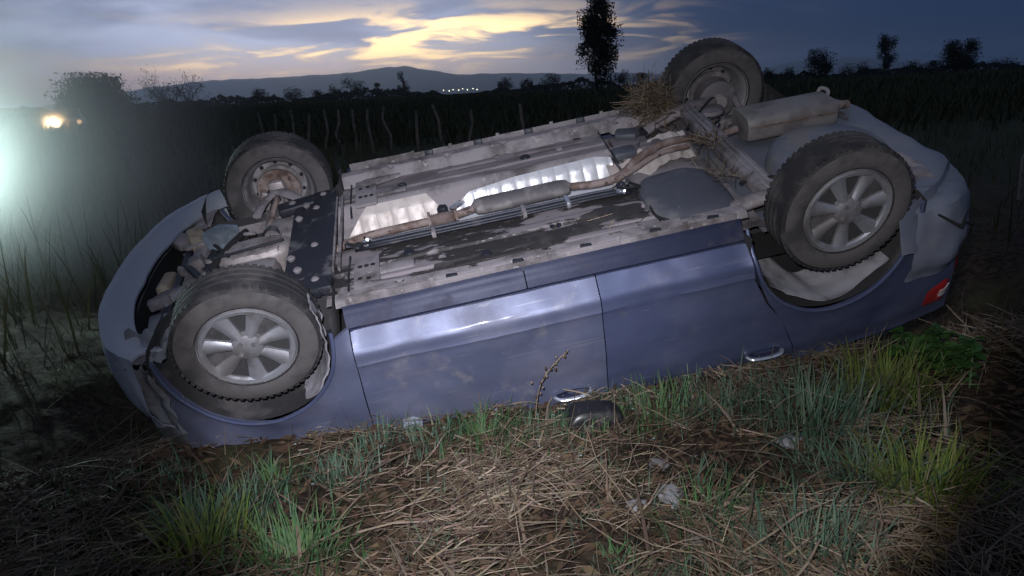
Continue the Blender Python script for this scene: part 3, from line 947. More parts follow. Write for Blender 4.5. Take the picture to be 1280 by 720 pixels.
# ---- rear axle beam: open channel with ridges, trailing arms, springs and drums
bx, bz = -1.075, .205
for k, (dx_, dz_, w_, h_, mt) in enumerate(((0, 0, .085, .018, M_UNDER), (.040, .022, .018, .055, M_UNDER), (-.040, .022, .018, .055, M_UNDER), (.014, -.012, .014, .012, M_LINER), (-.018, -.012, .014, .012, M_LINER))):
    MB().bar((bx + dx_, .56, bz + dz_), (bx + dx_, -.56, bz + dz_), w_, h_, .004).build('axle_beam' if k == 0 else 'beam_flange', mt, car)
MB().tube([(bx - .01, .54, bz + .03), (bx - .01, -.54, bz + .03)], .012, 8).build('torsion_rod', M_BLACK, car)
for sd in (-1, 1):
    MB().tube(spline([(-.78, sd * .50, .29), (-.92, sd * .535, .245), (-1.08, sd * .555, .215), (-1.25, sd * .57, .215)], 5), [.035] * 5 + [.042] * 6 + [.045] * 5, 12, flat=.75).build('trailing_arm', M_UNDER, car, 40)
    MB().lathe([(-.035, .0), (-.035, .045), (.035, .045), (.035, 0)], 20, 'Y', (-.78, sd * .50, .29)).build('arm_bush', M_BLACK, car, 30)
    sp = []
    for k in range(90):
        a = k * .42
        sp.append((-1.19 + .05 * math.cos(a), sd * .47 + .05 * math.sin(a), .22 + .0022 * k))
    MB().tube(sp, .0065, 6).build('coil_spring', M_BLACK, car, 60)
    MB().lathe([(.0, 0), (.0, .07), (.02, .075), (.022, .045)], 20, 'Z', (-1.19, sd * .47, .205)).build('spring_seat', M_UNDER, car, 30)
    MB().tube([(-1.36, sd * .55, .20), (-1.40, sd * .53, .30), (-1.44, sd * .51, .46)], [.016, .024, .024], 10).build('damper', M_UNDER if sd > 0 else M_BLACK, car, 40)
    MB().lathe([(sd * .585, .0), (sd * .585, .085), (sd * .60, .112), (sd * .69, .115), (sd * .70, .0)], 28, 'Y', (RX, 0, WH_Z)).build('brake_drum', M_MUFF, car, 35)
    MB().lathe([(sd * .555, .0), (sd * .555, .04), (sd * .59, .045)], 16, 'Y', (RX, 0, WH_Z)).build('stub_axle', M_CAST, car, 35)
    MB().tube(spline([(-1.0, sd * .35, .24), (-1.12, sd * .44, .19), (-1.22, sd * .54, .18), (RX + .02, sd * .58, .20)], 5), .007, 6).build('brake_hose', M_DARK, car)

# ---- boot floor with spare wheel well
MB().grid(lambda u, v: Vector((lerp(-1.0, -1.92, u), lerp(-.62, .62, v), .36 + .01 * nz(u * 4, v * 5, 2))), 16, 20).build('boot_floor', mat('boot_floor_paint', (.155, .165, .20), .55, .1, (.22, .205, .20), 5, .46, .64, bump=.08, rough2=.75), car, 40)
MB().lathe([(.36, .30), (.285, .285), (.255, .25), (.250, .12), (.258, .10), (.258, .0)], 40, 'Z', (-1.56, -.14, 0)).build('spare_wheel_well', MATS['boot_floor_paint'], car, 40)
for sd in (-1, 1):
    MB().bar((-1.10, sd * .50, .31), (-1.88, sd * .46, .34), .07, .06, .012).build('chassis_rail', M_UNDER, car)
MB().bar((-1.88, -.60, .37), (-1.88, .60, .37), .05, .10, .012).build('rear_crossmember', M_UNDER, car)
MB().tube(spline([(-1.86, .45, .32), (-1.90, .48, .26), (-1.87, .52, .25), (-1.84, .49, .30)], 5), .011, 8).build('tow_eye', M_UNDER, car)

# ---- front subframe, engine and suspension seen from below
def plate(pts, z0, z1, name, mt, par=None, a=30): return MB().prism(pts, z0, z1).build(name, mt, par or car, a)
sf = MB().bar((1.02, -.50, .235), (1.02, .50, .235), .13, .05, .012)
sf.bar((1.0, -.46, .238), (1.28, -.40, .235), .10, .05, .012)
sf.bar((1.0, .46, .238), (1.28, .40, .235), .10, .05, .012)
sf.bar((1.13, -.40, .242), (1.13, .42, .242), .12, .035, .012)
sfo = sf.build('subframe', M_BLACK, car)
for (x, y) in ((1.06, .30), (1.12, .36), (1.15, .22), (1.05, -.10), (1.12, -.30), (1.03, .45), (1.16, -.18), (1.03, -.42), (1.20, .42)):
    MB().lathe([(.012, .016), (-.002, .022), (-.006, .014), (-.010, .014), (-.010, 0)], 6, 'Z', (x, y, .213)).build('bolt', M_UNDER, sfo, 30)
# ribbed steel edges of the crossmember
for x in (.955, .985, .925):
    MB().bar((x, -.36, .226), (x, .40, .226), .012, .02, .004).build('crossmember_rib', M_UNDER, sfo)
# engine sump and gearbox in the opening
def sump(u, v):
    a = 2 * math.pi * v
    k = itp(u, [0, .3, .8, 1], [1, .97, .82, 0])
    x = 1.40 + .20 * k * math.copysign(abs(math.cos(a)) ** .75, math.cos(a))
    y = .12 + .105 * k * math.copysign(abs(math.sin(a)) ** .75, math.sin(a)) + .25 * (x - 1.40) * -.1
    return Vector((x, y, itp(u, [0, .3, .8, 1], [.40, .285, .262, .258]) + .004 * nz(x * 20, y * 20, 1)))
su = MB().grid(sump, 12, 40).build('oil_sump', M_CAST, car, 40)
for k in range(6):
    MB().bar((1.26 + k * .055, .03, .261), (1.26 + k * .055, .20, .261), .008, .012, .003).build('sump_fin', M_CAST, su)
MB().bar((1.23, .10, .250), (1.60, .055, .250), .014, .014, .004).build('sump_brace', M_BLACK, su)
gb = MB().box((1.40, -.14, .32), (.30, .26, .14), .05)
gb.box((1.42, -.30, .33), (.22, .14, .12), .04)
gb.build('gearbox', M_CAST, car, 40)
for k, q in enumerate(((1.28, .34, .34, .20, .20, .12), (1.60, .20, .36, .14, .36, .12), (1.58, -.22, .36, .16, .34, .10), (1.22, -.28, .33, .10, .16, .10))):
    MB().box(q[:3], q[3:], .03, (.1 * k, .1, .2 * k)).build('engine_block', (M_UNDER, M_BLACK, M_UNDER, M_BLACK)[k], car, 40)
MB().box((1.585, .30, .262), (.13, .15, .10), .015, (.15, .1, .45)).build('washer_bottle', M_PLBLUE, car)
MB().bar((1.69, -.48, .30), (1.69, .50, .30), .07, .06, .012).build('radiator_support', M_UNDER, car)
MB().box((1.76, 0, .39), (.04, .80, .22), .008).build('radiator', M_BLACK, car)
for sd in (-1, 1):
    MB().bar((1.05, sd * .46, .31), (1.80, sd * .50, .34), .075, .08, .014).build('front_rail', M_UNDER, car)
    # wishbone
    wb = MB().tube(spline([(1.10, sd * .40, .235), (1.20, sd * .52, .222), (FX, sd * .63, .215)], 5), [.028] * 6 + [.032] * 5, 10, flat=.6)
    wb.tube(spline([(1.40, sd * .40, .235), (1.37, sd * .52, .222), (FX + .01, sd * .63, .215)], 5), .026, 10, flat=.6)
    wb.build('wishbone', M_UNDER, car, 45)
    MB().tube(spline([(1.36, sd * .24, .30), (1.33, sd * .45, .27), (FX, sd * .63, WH_Z)], 5), .014, 10).build('drive_shaft', M_RUST, car, 45)
    for q in (.30, .585):
        bt = MB()
        for k in range(5):
            bt.lathe([(-.008, .026 + .004 * k), (0, .034 + .004 * k), (.008, .026 + .004 * k)], 14, 'Y', (1.33 - .01, sd * (q + .014 * k * (1 if q > .4 else -1)), .27 + (.02 if q < .4 else -.028)))
        bt.build('gaiter', M_BLACK, car, 50)
    MB().tube([(FX, sd * .62, .20), (FX + .01, sd * .60, .32), (FX + .01, sd * .57, .50)], [.032, .030, .028], 14).build('strut', M_UNDER, car, 45)
    MB().box((FX, sd * .645, WH_Z), (.09, .06, .14), .02).build('hub_carrier', M_CAST, car, 45)
    MB().lathe([(sd * .672, .05), (sd * .672, .118), (sd * .690, .118), (sd * .690, .05)], 32, 'Y', (FX, 0, WH_Z)).build('brake_disc', M_RUST, car, 35)
    MB().box((FX + .09, sd * .668, WH_Z + .045), (.07, .08, .12), .02, (0, .5, 0)).build('brake_caliper', M_CAST, car, 45)
    MB().tube(spline([(1.18, sd * .30, .28), (1.19, sd * .48, .25), (FX - .10, sd * .63, .23)], 5), .009, 8).build('tie_rod', M_UNDER, car, 45)
    # inner fender edge plate in front of the wheel
    MB().grid(lambda u, v: Vector((lerp(1.66, 1.80, u), sd * lerp(.42, .74 - .06 * u, v), .245 + .02 * nz(u * 4, v * 4, sd) + .03 * u)), 10, 10).build('splash_plate', M_UNDER if sd > 0 else M_BUMP, car, 30)
# hoses and cables in the nose
for k in range(7):
    x0, y0 = rnd.uniform(1.45, 1.85), rnd.uniform(-.45, .45)
    MB().tube(spline([(x0, y0, .34), (x0 - .05, y0 + rnd.uniform(-.15, .15), .27), (x0 + .08, y0 + rnd.uniform(-.25, .25), .275), (x0, y0 + rnd.uniform(-.3, .3), .35)], 6), rnd.choice((.010, .014, .018)), 8).build('hose', rnd.choice((M_BLACK, M_UNDER, M_DARK)), car, 60)

for k in range(16):
    x0, y0 = rnd.uniform(1.60, 1.84), rnd.uniform(-.50, .52)
    if math.hypot(x0, y0 * .6) > 1.86: continue
    MB().box((x0, y0, rnd.uniform(.27, .33)), (rnd.uniform(.05, .13), rnd.uniform(.05, .16), rnd.uniform(.03, .07)), .012, (rnd.gauss(0, .3), rnd.gauss(0, .3), rnd.uniform(0, 3))).build('mounting_bracket', (M_UNDER, M_MUFF, M_CAST, M_BUMP)[k % 4], car)

for sd in (-1, 1):
    for (x, y, r_) in ((.60, .30, .022), (.25, .46, .02), (-.10, .34, .024), (-.42, .50, .02), (.45, .40, .014), (.05, .55, .014), (-.30, .36, .014), (.70, .52, .016)):
        if sd > 0: y = .34 + (y - .15) * .55
        MB().lathe([(.006, r_ + .006), (-.003, r_ + .003), (-.004, r_ * .6), (.0, 0)], 16, 'Z', (x, sd * y, floorz(x, y) - .004)).build('floor_plug', M_BLACK if r_ > .015 else M_UNDER, car, 40)
    MB().tube([(x / 10, sd * (.578 + .003 * (x % 2)), .246) for x in range(9, -6, -1)], .004, 6).build('seam_sealer', M_BLACK, car, 50)
    MB().tube([(-.555, sd * .16, .262), (-.553, sd * .40, .250), (-.556, sd * .60, .246)], .005, 6).build('seam_sealer', M_BLACK, car, 50)
    MB().tube([(.885, sd * .20, .262), (.89, sd * .38, .258), (.885, sd * .57, .25)], .005, 6).build('seam_sealer', M_BLACK, car, 50)
# ------------------------------------------------------------------ grass, straw and litter
def leafmat(name, cols, rough=.7, trans=.25):
    """a plant material whose colour varies from blade to blade"""
    mt = bpy.data.materials.new(name)
    mt.use_nodes = True
    t = mt.node_tree
    S.tree = t
    b = t.nodes['Principled BSDF']
    g = t.nodes.new('ShaderNodeNewGeometry')
    rp = t.nodes.new('ShaderNodeValToRGB')
    rp.color_ramp.elements[0].color = (*cols[0], 1)
    rp.color_ramp.elements[1].color = (*cols[-1], 1)
    for k, c in enumerate(cols[1:-1]):
        e = rp.color_ramp.elements.new((k + 1) / (len(cols) - 1))
        e.color = (*c, 1)
    t.links.new(g.outputs['Random Per Island'], rp.inputs[0])
    tcn = t.nodes.new('ShaderNodeTexCoord')
    n = t.nodes.new('ShaderNodeTexNoise')
    n.inputs['Scale'].default_value = 30
    n.inputs['Detail'].default_value = 3
    t.links.new(tcn.outputs['Object'], n.inputs['Vector'])
    mx = t.nodes.new('ShaderNodeMix')
    mx.data_type = 'RGBA'
    mx.blend_type = 'MULTIPLY'
    mx.inputs[0].default_value = .5
    t.links.new(rp.outputs[0], mx.inputs[6])
    t.links.new(n.outputs['Color'], mx.inputs[7])
    t.links.new(mx.outputs[2], b.inputs['Base Color'])
    b.inputs['Roughness'].default_value = rough
    b.inputs['Specular IOR Level'].default_value = .25
    tr = t.nodes.new('ShaderNodeBsdfTranslucent')
    t.links.new(mx.outputs[2], tr.inputs[0])
    ms = t.nodes.new('ShaderNodeMixShader')
    ms.inputs[0].default_value = trans
    out = t.nodes['Material Output']
    t.links.new(b.outputs[0], ms.inputs[1])
    t.links.new(tr.outputs[0], ms.inputs[2])
    t.links.new(ms.outputs[0], out.inputs[0])
    return mt


G_GREEN = leafmat('grass_green', [(.06, .14, .05), (.11, .20, .07), (.085, .19, .09), (.18, .22, .10)])
G_YELL = leafmat('grass_yellow_green', [(.14, .20, .03), (.20, .24, .05), (.10, .16, .04), (.25, .24, .08)])
G_BLUE = leafmat('grass_grey_green', [(.09, .17, .11), (.15, .22, .15), (.07, .15, .095), (.24, .27, .19)])
STRAW = leafmat('straw_dry', [(.15, .105, .072), (.30, .23, .165), (.07, .046, .033), (.20, .145, .10), (.44, .355, .265)], .75, .12)
LITTER = leafmat('leaf_litter', [(.045, .028, .018), (.11, .07, .042), (.07, .042, .026), (.15, .10, .06)], .9, .05)
G_DARK = leafmat('field_crop', [(.035, .055, .025), (.055, .065, .030), (.07, .072, .036), (.045, .065, .03)], .9, .1)
G_RANK = leafmat('rank_grass', [(.06, .065, .025), (.11, .095, .045), (.045, .055, .02), (.15, .12, .065)], .85, .15)


def blade(mb, p, h, az_, lean, w, droop=.5, seg=4, roll=None):
    """tapering ribbon: rises from p and bends over towards az_"""
    d = Vector((math.cos(az_), math.sin(az_), 0))
    r = az_ + math.pi / 2 if roll is None else roll
    wv = Vector((math.cos(r), math.sin(r), 0))
    vs, fs = [], []
    q = Vector(p)
    a = lean
    for i in range(seg + 1):
        t = i / seg
        ww = w * (1 - t ** 1.8) * .5
        if i < seg:
            vs += [q - wv * ww, q + wv * ww]
        else:
            vs.append(q.copy())
        a += droop / seg * (.4 + 1.2 * t)
        q = q + (d * math.sin(a) + Vector((0, 0, math.cos(a)))) * (h / seg)
    for i in range(seg - 1):
        fs.append((2 * i, 2 * i + 1, 2 * i + 3, 2 * i + 2))
    fs.append((2 * seg - 2, 2 * seg - 1, 2 * seg))
    mb.add(vs, fs)


def strand(mb, p, az_, el_, ln, w, bend=.3, rnd=random, seg=3):
    """a lying stem: a thin three-sided rod with a slight kink"""
    d = Vector((math.cos(az_) * math.cos(el_), math.sin(az_) * math.cos(el_), math.sin(el_)))
    q = Vector(p)
    vs, fs = [], []
    for i in range(seg + 1):
        sidev = Vector((-d.y, d.x, 0)).normalized() * w * .5
        up = Vector((0, 0, w * .6))
        k = .55 if i == seg else 1
        vs += [q - sidev * k, q + sidev * k, q + up * k]
        az2 = rnd.uniform(-bend, bend)
        d = (Matrix.Rotation(az2, 3, 'Z') @ d + Vector((0, 0, rnd.uniform(-.12, .10)))).normalized()
        q = q + d * (ln / seg)
    for i in range(seg):
        for k in range(3):
            fs.append((3 * i + k, 3 * i + (k + 1) % 3, 3 * i + 3 + (k + 1) % 3, 3 * i + 3 + k))
    mb.add(vs, fs)


rg = random.Random(11)
# lying straw over the torch-lit verge: mats that share a direction, thinner towards the dark edges
mb, ml = MB(), MB()
def lit_w(x, y): return sst(-3.2, -1.7, x) * (1 - sst(2.3, 3.6, x))
n = 0
while n < 14000:
    x, y = rg.uniform(-3.4, 3.6), rg.uniform(1.45, 3.75)
    if y > lip_y(x) + .12 or rg.random() > .25 + .75 * lit_w(x, y): continue
    dens = .42 + 1.1 * nz(x * 1.3, y * 1.3, 7.0) + .5 * nz(x * 4, y * 4, 2.0)
    if rg.random() > dens: continue
    n += 1
    az_ = 2.6 * nz(x * .7, y * .7, 3.3) + rg.gauss(.3, .75)
    lift = rg.random() ** 2 * .06
    ln = rg.uniform(.05, .20) if rg.random() < .75 else rg.uniform(.2, .42)
    strand(mb, (x, y, gh(x, y) + .003 + lift), az_, rg.gauss(.04, .16), ln, rg.uniform(.002, .0045) if rg.random() < .85 else rg.uniform(.005, .010), .38, rg)
tag(mb.build('straw_litter', STRAW, None, 0, doubles=False), 'dry pale straw strewn over the verge before the car', 'straw', kind='stuff')
for _ in range(11000):
    x, y = rg.uniform(-3.4, 3.6), rg.uniform(1.45, 3.7)
    if y > lip_y(x) + .15: continue
    z = gh(x, y) + rg.random() * .02
    a, l, w = rg.uniform(0, 6.28), rg.uniform(.015, .05), rg.uniform(.006, .016)
    dv, wv = Vector((math.cos(a), math.sin(a), rg.gauss(0, .3))) * l, Vector((-math.sin(a), math.cos(a), rg.gauss(0, .5))) * w
    c = Vector((x, y, z + .006))
    ml.add([c - dv, c + wv * .8 + Vector((0, 0, .004)), c + dv, c - wv], [(0, 1, 2), (0, 2, 3)])
tag(ml.build('dead_leaf_litter', LITTER, None, 0, doubles=False), 'brown crumbled dead leaves lying between the straw', 'leaf litter', kind='stuff')

# broad dead blades, curled and folded over the straw
mw = MB()
for _ in range(700):
    x, y = rg.uniform(-2.6, 3.2), rg.uniform(1.5, 3.5)
    if y > lip_y(x) + .05 or nz(x * 1.2, y * 1.2, 15) < -.1: continue
    az_ = rg.uniform(0, 6.28)
    blade(mw, (x, y, gh(x, y) + .01), rg.uniform(.12, .34), az_, rg.uniform(.7, 1.35), rg.uniform(.006, .014), rg.uniform(.3, 1.1), 6)
tag(mw.build('dead_grass_blades', STRAW, None, 0, doubles=False), 'broad dead grass blades curling out of the straw', 'dead grass', kind='stuff')

# upright dry stubble
ms = MB()
for _ in range(900):
    x, y = rg.uniform(-3.2, 3.3), rg.uniform(1.6, 3.6)
    k = sst(2.5, 3.1, y)
    if y > lip_y(x) + .10 or rg.random() > .25 + .75 * k: continue
    blade(ms, (x, y, gh(x, y) - .01), rg.uniform(.06, .26), rg.uniform(0, 6.28), rg.uniform(0, .5), rg.uniform(.003, .006), rg.uniform(0, .5), 3)
tag(ms.build('dry_stubble', STRAW, None, 0, doubles=False), 'upright dry stubble stalks along the ditch edge', 'stubble', kind='stuff')

# short green growth between
mg = MB()
for _ in range(260):
    cx, cy = rg.uniform(-3.0, 3.3), rg.uniform(1.5, 3.35)
    if cy > lip_y(cx) + .05: continue
    f_ = nz(cx * 1.3, cy * 1.3, 12.0)
    if f_ < -.02 and rg.random() < .8: continue
    for _b in range(rg.randint(8, 34)):
        x, y = cx + rg.gauss(0, .06), cy + rg.gauss(0, .05)
        blade(mg, (x, y, gh(x, y) - .01), rg.uniform(.05, .16), rg.uniform(0, 6.28), rg.uniform(.05, .7), rg.uniform(.003, .006), rg.uniform(.2, 1.1), 3)
tag(mg.build('short_grass', G_BLUE, None, 0, doubles=False), 'short green grass sprouting through the straw', 'grass', kind='stuff')


def tuft(u, v, n, h, sp, mt, label, group=None, lean=0.0, seed=0, w=.0072, name='grass_tuft'):
    r = random.Random(seed)
    p = at_ground(u, v, 0)
    for _ in range(4): p = at_ground(u, v, gh(p.x, p.y))
    m_ = MB()
    for _ in range(n):
        x, y = r.gauss(0, sp), r.gauss(0, sp * .8)
        z = gh(p.x + x, p.y + y) - p.z - .01
        blade(m_, (x, y, z), h * r.uniform(.45, 1.1), math.atan2(y, x) + r.gauss(0, .8), abs(r.gauss(lean, .30)), w * r.uniform(.6, 1.3), r.uniform(.3, 1.7), 6)
    o = m_.build(name, mt, None, 0, doubles=False)
    o.location = p
    tag(o, label, 'grass tuft', group)
    return o


GT = 'grass tufts in the straw on the verge'
for k, (u, v, n, h, sp) in enumerate(((285, 665, 300, .22, .08), (375, 705, 280, .20, .09), (430, 600, 110, .16, .07), (345, 610, 90, .15, .06), (470, 560, 80, .16, .06),
                                      (890, 650, 150, .16, .08), (1010, 705, 200, .24, .10), (780, 712, 70, .09, .05), (690, 545, 80, .14, .07))):
    tuft(u, v, n, h, sp, (G_BLUE, G_GREEN)[k % 2], 'green grass tuft growing up through the straw on the verge', GT, .15, k + 1)
GE = 'grass tufts against the car doors'
for k, (u, v, n, h, sp) in enumerate(((610, 552, 220, .17, .10), (540, 560, 90, .16, .07), (820, 525, 200, .17, .10), (905, 515, 120, .20, .09), (730, 545, 60, .12, .07))):
    tuft(u, v, n, h, sp, (G_GREEN, G_BLUE)[k % 2], 'green grass tuft standing against the lower edge of the car doors', GE, .1, k + 20)
tuft(1010, 535, 330, .30, .13, G_BLUE, 'large grey green grass tuft under the rear wheel arch of the car', None, .25, 41)
tuft(1105, 500, 340, .30, .09, G_YELL, 'bright yellow green bushy grass tuft beside the leafy weed', None, .12, 42)
tuft(1155, 625, 240, .28, .08, G_YELL, 'yellow green grass tuft at the edge of the torchlight on the verge', None, .2, 43)
tuft(255, 690, 160, .26, .07, G_YELL, 'yellowish grass tuft where the torchlight ends by the front of the car', None, .2, 44)
tuft(1085, 600, 220, .24, .085, G_BLUE, 'grey flattened grass tuft beside the yellow green one', None, .6, 45)

# rank grass in the dark round the car and beyond it
mr = MB()
for _ in range(16000):
    x, y = rg.uniform(-18, 22), rg.uniform(1.2, 31)
    if -2.3 < x < 2.9 and y < 5.6 and y > lip_y(x) - .2: continue
    if -2.2 < x < 3.0 and y < 3.6: continue
    if abs(x) > .95 * y + 1.5: continue
    f_ = .55 + nz(x * .35, y * .35, 21)
    if rg.random() > f_: continue
    for _b in range(3):
        blade(mr, (x + rg.gauss(0, .08), y + rg.gauss(0, .08), gh(x, y) - .02), rg.uniform(.15, .55), rg.uniform(0, 6.28), rg.uniform(.0, .6), rg.uniform(.006, .014), rg.uniform(.2, 1.2), 3)
for _ in range(9000):
    x, y = rg.uniform(-6, -1.2), rg.uniform(1.3, 7)
    if x > -1.9 and y > 2.6: continue
    if rg.random() > .6 + nz(x, y, 31): continue
    blade(mr, (x, y, gh(x, y) - .02), rg.uniform(.05, .30), rg.uniform(0, 6.28), rg.uniform(.2, 1.1), rg.uniform(.004, .010), rg.uniform(.2, 1.2), 3)
for _ in range(5200):
    x, y = rg.uniform(-11, -2.2), rg.uniform(4.2, 17)
    if abs(x) > .8 * y + 1 or (x > -2.9 and y < 5.5): continue
    if rg.random() > .45 + nz(x * .5, y * .5, 41): continue
    blade(mr, (x, y, gh(x, y) - .02), rg.uniform(.35, .95), rg.uniform(0, 6.28), rg.uniform(0, .35), rg.uniform(.008, .02), rg.uniform(.1, 1.0), 4)
tag(mr.build('rank_grass', G_RANK, None, 0, doubles=False), 'rank tawny grass round the ditch and out into the field', 'grass', kind='stuff')
# field crop in rows out to the tree line
mc = MB()
for row in range(150):
    y = 27 * (1.0185 ** row)
    if y > 330: break
    k = y / 20
    n = 210
    for i in range(n):
        x = rg.uniform(-.85, .85) * y
        yy = y + rg.gauss(0, .25 * k) - (abs(rg.gauss(0, 4)) if row < 12 else 0)
        for _b in range(2):
            blade(mc, (x + rg.gauss(0, .1 * k), yy, gh(x, yy) - .05), rg.uniform(.5, 1.15) * (1 + .05 * k), rg.uniform(0, 6.28), rg.uniform(0, .4), .05 * k, rg.uniform(.2, 1.0), 3)
tag(mc.build('crop', G_DARK, None, 0, doubles=False), 'dark knee high crop covering the field behind the car', 'crop', kind='stuff')

# ---- leafy weed beside the tail of the car
def weed(u, v, n_st, h, label, seed, lsize):
    r = random.Random(seed)
    p = at_ground(u, v, 0)
    for _ in range(4): p = at_ground(u, v, gh(p.x, p.y))
    root = empty('leafy_weed', p)
    tag(root, label, 'weed')
    lm = leafmat('weed_leaf_%d' % seed, [(.035, .10, .025), (.06, .14, .04), (.045, .12, .03)], .5, .25)
    def lf(u_, v_):
        w_ = lsize * .42 * math.sin(math.pi * min(1, u_ ** .8 * .97 + .015)) * (2 * v_ - 1)
        return Vector((lsize * u_, w_, lsize * (.10 * math.sin(u_ * 3) + .12 * abs(2 * v_ - 1) - .18 * u_ * u_)))
    shared = MB().grid(lf, 6, 4).mesh('leaf', lm, 60)
    for s_ in range(n_st):
        a = r.uniform(0, 6.28)
        q0 = Vector((r.gauss(0, .07), r.gauss(0, .06), -.02))
        q1 = q0 + Vector((math.cos(a) * h * .35, math.sin(a) * h * .35, h * r.uniform(.6, 1.05)))
        P = spline([q0, q0.lerp(q1, .5) + Vector((0, 0, h * .1)), q1], 5)
        MB().tube(P, [.004] * (len(P) - 3) + [.003, .002, .001], 5).build('stem', G_GREEN, root, 60)
        for i in range(2, len(P)):
            for _b in range(2):
                o = bpy.data.objects.new('leaf', shared)
                COL.objects.link(o)
                o.parent = root
                o.location = P[i]
                o.rotation_euler = (r.gauss(0, .4), r.uniform(-.5, .4), r.uniform(0, 6.28))
                k = r.uniform(.6, 1.2)
                o.scale = (k, k, k)
    return root


weed(1178, 478, 10, .25, 'broad leaved green weed growing under the tail lamp of the car', 3, .075)
# dry flower stalk in front of the front door
p0 = at_dist(668, 512, 3.02)
p0.z = gh(p0.x, p0.y)
st = empty('dry_flower_stalk', p0)
tag(st, 'thin dry flower stalk with small buds in front of the front door', 'weed')
P = spline([(0, 0, -.03), (.02, .0, .14), (.07, 0, .24), (.16, .01, .33)], 6)
MB().tube(P, .0028, 5).build('stem', STRAW, st, 60)
for k in range(18):
    q = P[6 + int(k * .68)]
    MB().lathe([(-.007, 0), (-.003, .005), (.004, .005), (.009, 0)], 6, 'Z', q + Vector((rg.gauss(0, .012), rg.gauss(0, .01), rg.gauss(0, .008)))).build('bud', (STRAW, LITTER)[k % 2], st, 60)

# ---- stones
M_STONE = mat('pale_stone', (.23, .22, .235), .85, 0, (.13, .12, .12), 14, .42, .62, bump=.4, bs=60)
for k, (u, v, s_, lab) in enumerate(((992, 556, .062, 'pale grey stone lying beside the large grey green tuft'), (838, 622, .062, 'pale broken stone half hidden by green grass, larger of the pair'),
                                     (800, 634, .048, 'pale flat stone touching a larger broken stone in the straw'), (870, 676, .035, 'small dark grey stone below the pair of pale stones'),
                                     (822, 583, .045, 'flat brownish stone showing between straw behind the pale pair'))):
    p = at_ground(u, v, 0)
    for _ in range(4): p = at_ground(u, v, gh(p.x, p.y))
    bm = bmesh.new()
    bmesh.ops.create_icosphere(bm, subdivisions=3, radius=1)
    for vv in bm.verts:
        e = 1 + .38 * nz(vv.co.x * 1.1 + k * 5, vv.co.y * 1.1, vv.co.z * 1.1) + .06 * nz(vv.co.x * 5, vv.co.y * 5, k)
        vv.co = Vector((vv.co.x * e * s_, vv.co.y * e * s_ * .75, vv.co.z * e * s_ * .36))
    me = bpy.data.meshes.new('stone')
    bm.to_mesh(me)
    bm.free()
    me.materials.append(M_STONE if k < 3 else mat('dull_stone', (.16, .145, .14), .9, 0, (.10, .085, .08), 12, .42, .62, bump=.4))
    me.shade_smooth()
    me.set_sharp_from_angle(angle=R(32))
    o = bpy.data.objects.new('stone', me)
    COL.objects.link(o)
    o.location = p + Vector((0, 0, s_ * .15))
    o.rotation_euler = (0, 0, k * 1.3)
    tag(o, lab, 'stone')

# ---- broken-off bits of the car lying in the grass
def debris(u, v, name, fn, nu, nv, mt, label, cat, rot=(0, 0, 0), fold=(0, 0, -.02)):
    p = at_ground(u, v, 0)
    for _ in range(4): p = at_ground(u, v, gh(p.x, p.y))
    o = MB().shell(fn, nu, nv, lambda a, b: fold).build(name, mt, None, 40)
    o.location = p + Vector((0, 0, .03))
    o.rotation_euler = rot
    return tag(o, label, cat)


debris(742, 528, 'mirror_housing', lambda u, v: Vector(((u - .5) * .25, (v - .5) * .14 * (1 - .3 * u ** 3), .06 * (1 - abs(2 * u - 1) ** 5 * .9) * (1 - abs(2 * v - 1) ** 5 * .9))), 18, 14, mat('black_gloss_plastic', (.012, .012, .014), .35, 0, (.03, .028, .028), 8, .5, .65, rough2=.7),
       'black plastic mirror housing lying in the grass under the front door handle', 'car debris', (.25, 0, .1))
debris(517, 537, 'trim_fragment', lambda u, v: Vector(((u - .5) * .085, (v - .5) * .035, .016 * math.sin(math.pi * u) + .01 * v)), 8, 5, M_CHROME,
       'small shiny bent trim fragment in the grass by the front door corner', 'car debris', (.5, .1, .2))

# splinters of window glass along the foot of the doors
gs = MB()
for _ in range(90):
    x = rg.uniform(-1.0, 1.6)
    y = lip_y(x) - abs(rg.gauss(0, .22)) + .02
    c = Vector((x, y, gh(x, y) + rg.uniform(.012, .035)))
    a = rg.uniform(0, 6.28)
    q = [c + Vector((math.cos(a + k * 2.1) * rg.uniform(.003, .009), math.sin(a + k * 2.1) * rg.uniform(.003, .009), rg.uniform(-.003, .003))) for k in range(3)]
    gs.add(q + [v + Vector((0, 0, .003)) for v in q], [(0, 2, 1), (3, 4, 5), (0, 1, 4, 3), (1, 2, 5, 4), (2, 0, 3, 5)])
tag(gs.build('glass_splinters', mat('broken_glass', (.20, .25, .25), .12, 0, (.35, .4, .4), 9, .4, .6, spec=.8), None, 0, doubles=False), 'splinters of broken window glass in the straw by the doors', 'glass', kind='stuff')

# ---- straw caught in the far rear suspension and along the axle
def clump(c, n, rad, ln, label, seed):
    r = random.Random(seed)
    m_ = MB()
    for _ in range(n):
        q = Vector((r.gauss(0, rad[0]), r.gauss(0, rad[1]), r.gauss(0, rad[2])))
        strand(m_, q, r.uniform(0, 6.28), r.gauss(.3, .7), r.uniform(.5, 1.2) * ln, r.uniform(.003, .007), .5, r)
    o = m_.build('straw_clump', STRAW, None, 0, doubles=False)
    o.location = CAR_T + CAR_R @ Vector(c)
    tag(o, label, 'straw', kind='stuff')


clump((-.88, .58, .16), 700, (.055, .045, .05), .14, 'bundle of dry straw caught behind the far rear wheel', 4)
clump((-1.00, .06, .19), 60, (.03, .12, .015), .13, 'loose straw stems caught along the rear axle beam', 5)
clump((-.93, -.32, .19), 26, (.03, .10, .01), .12, 'few straw stems lying between the fuel tank and axle', 6)
clump((-.30, -.40, .235), 7, (.10, .06, .004), .20, 'stray straw stems lying on the near floor pan', 7)
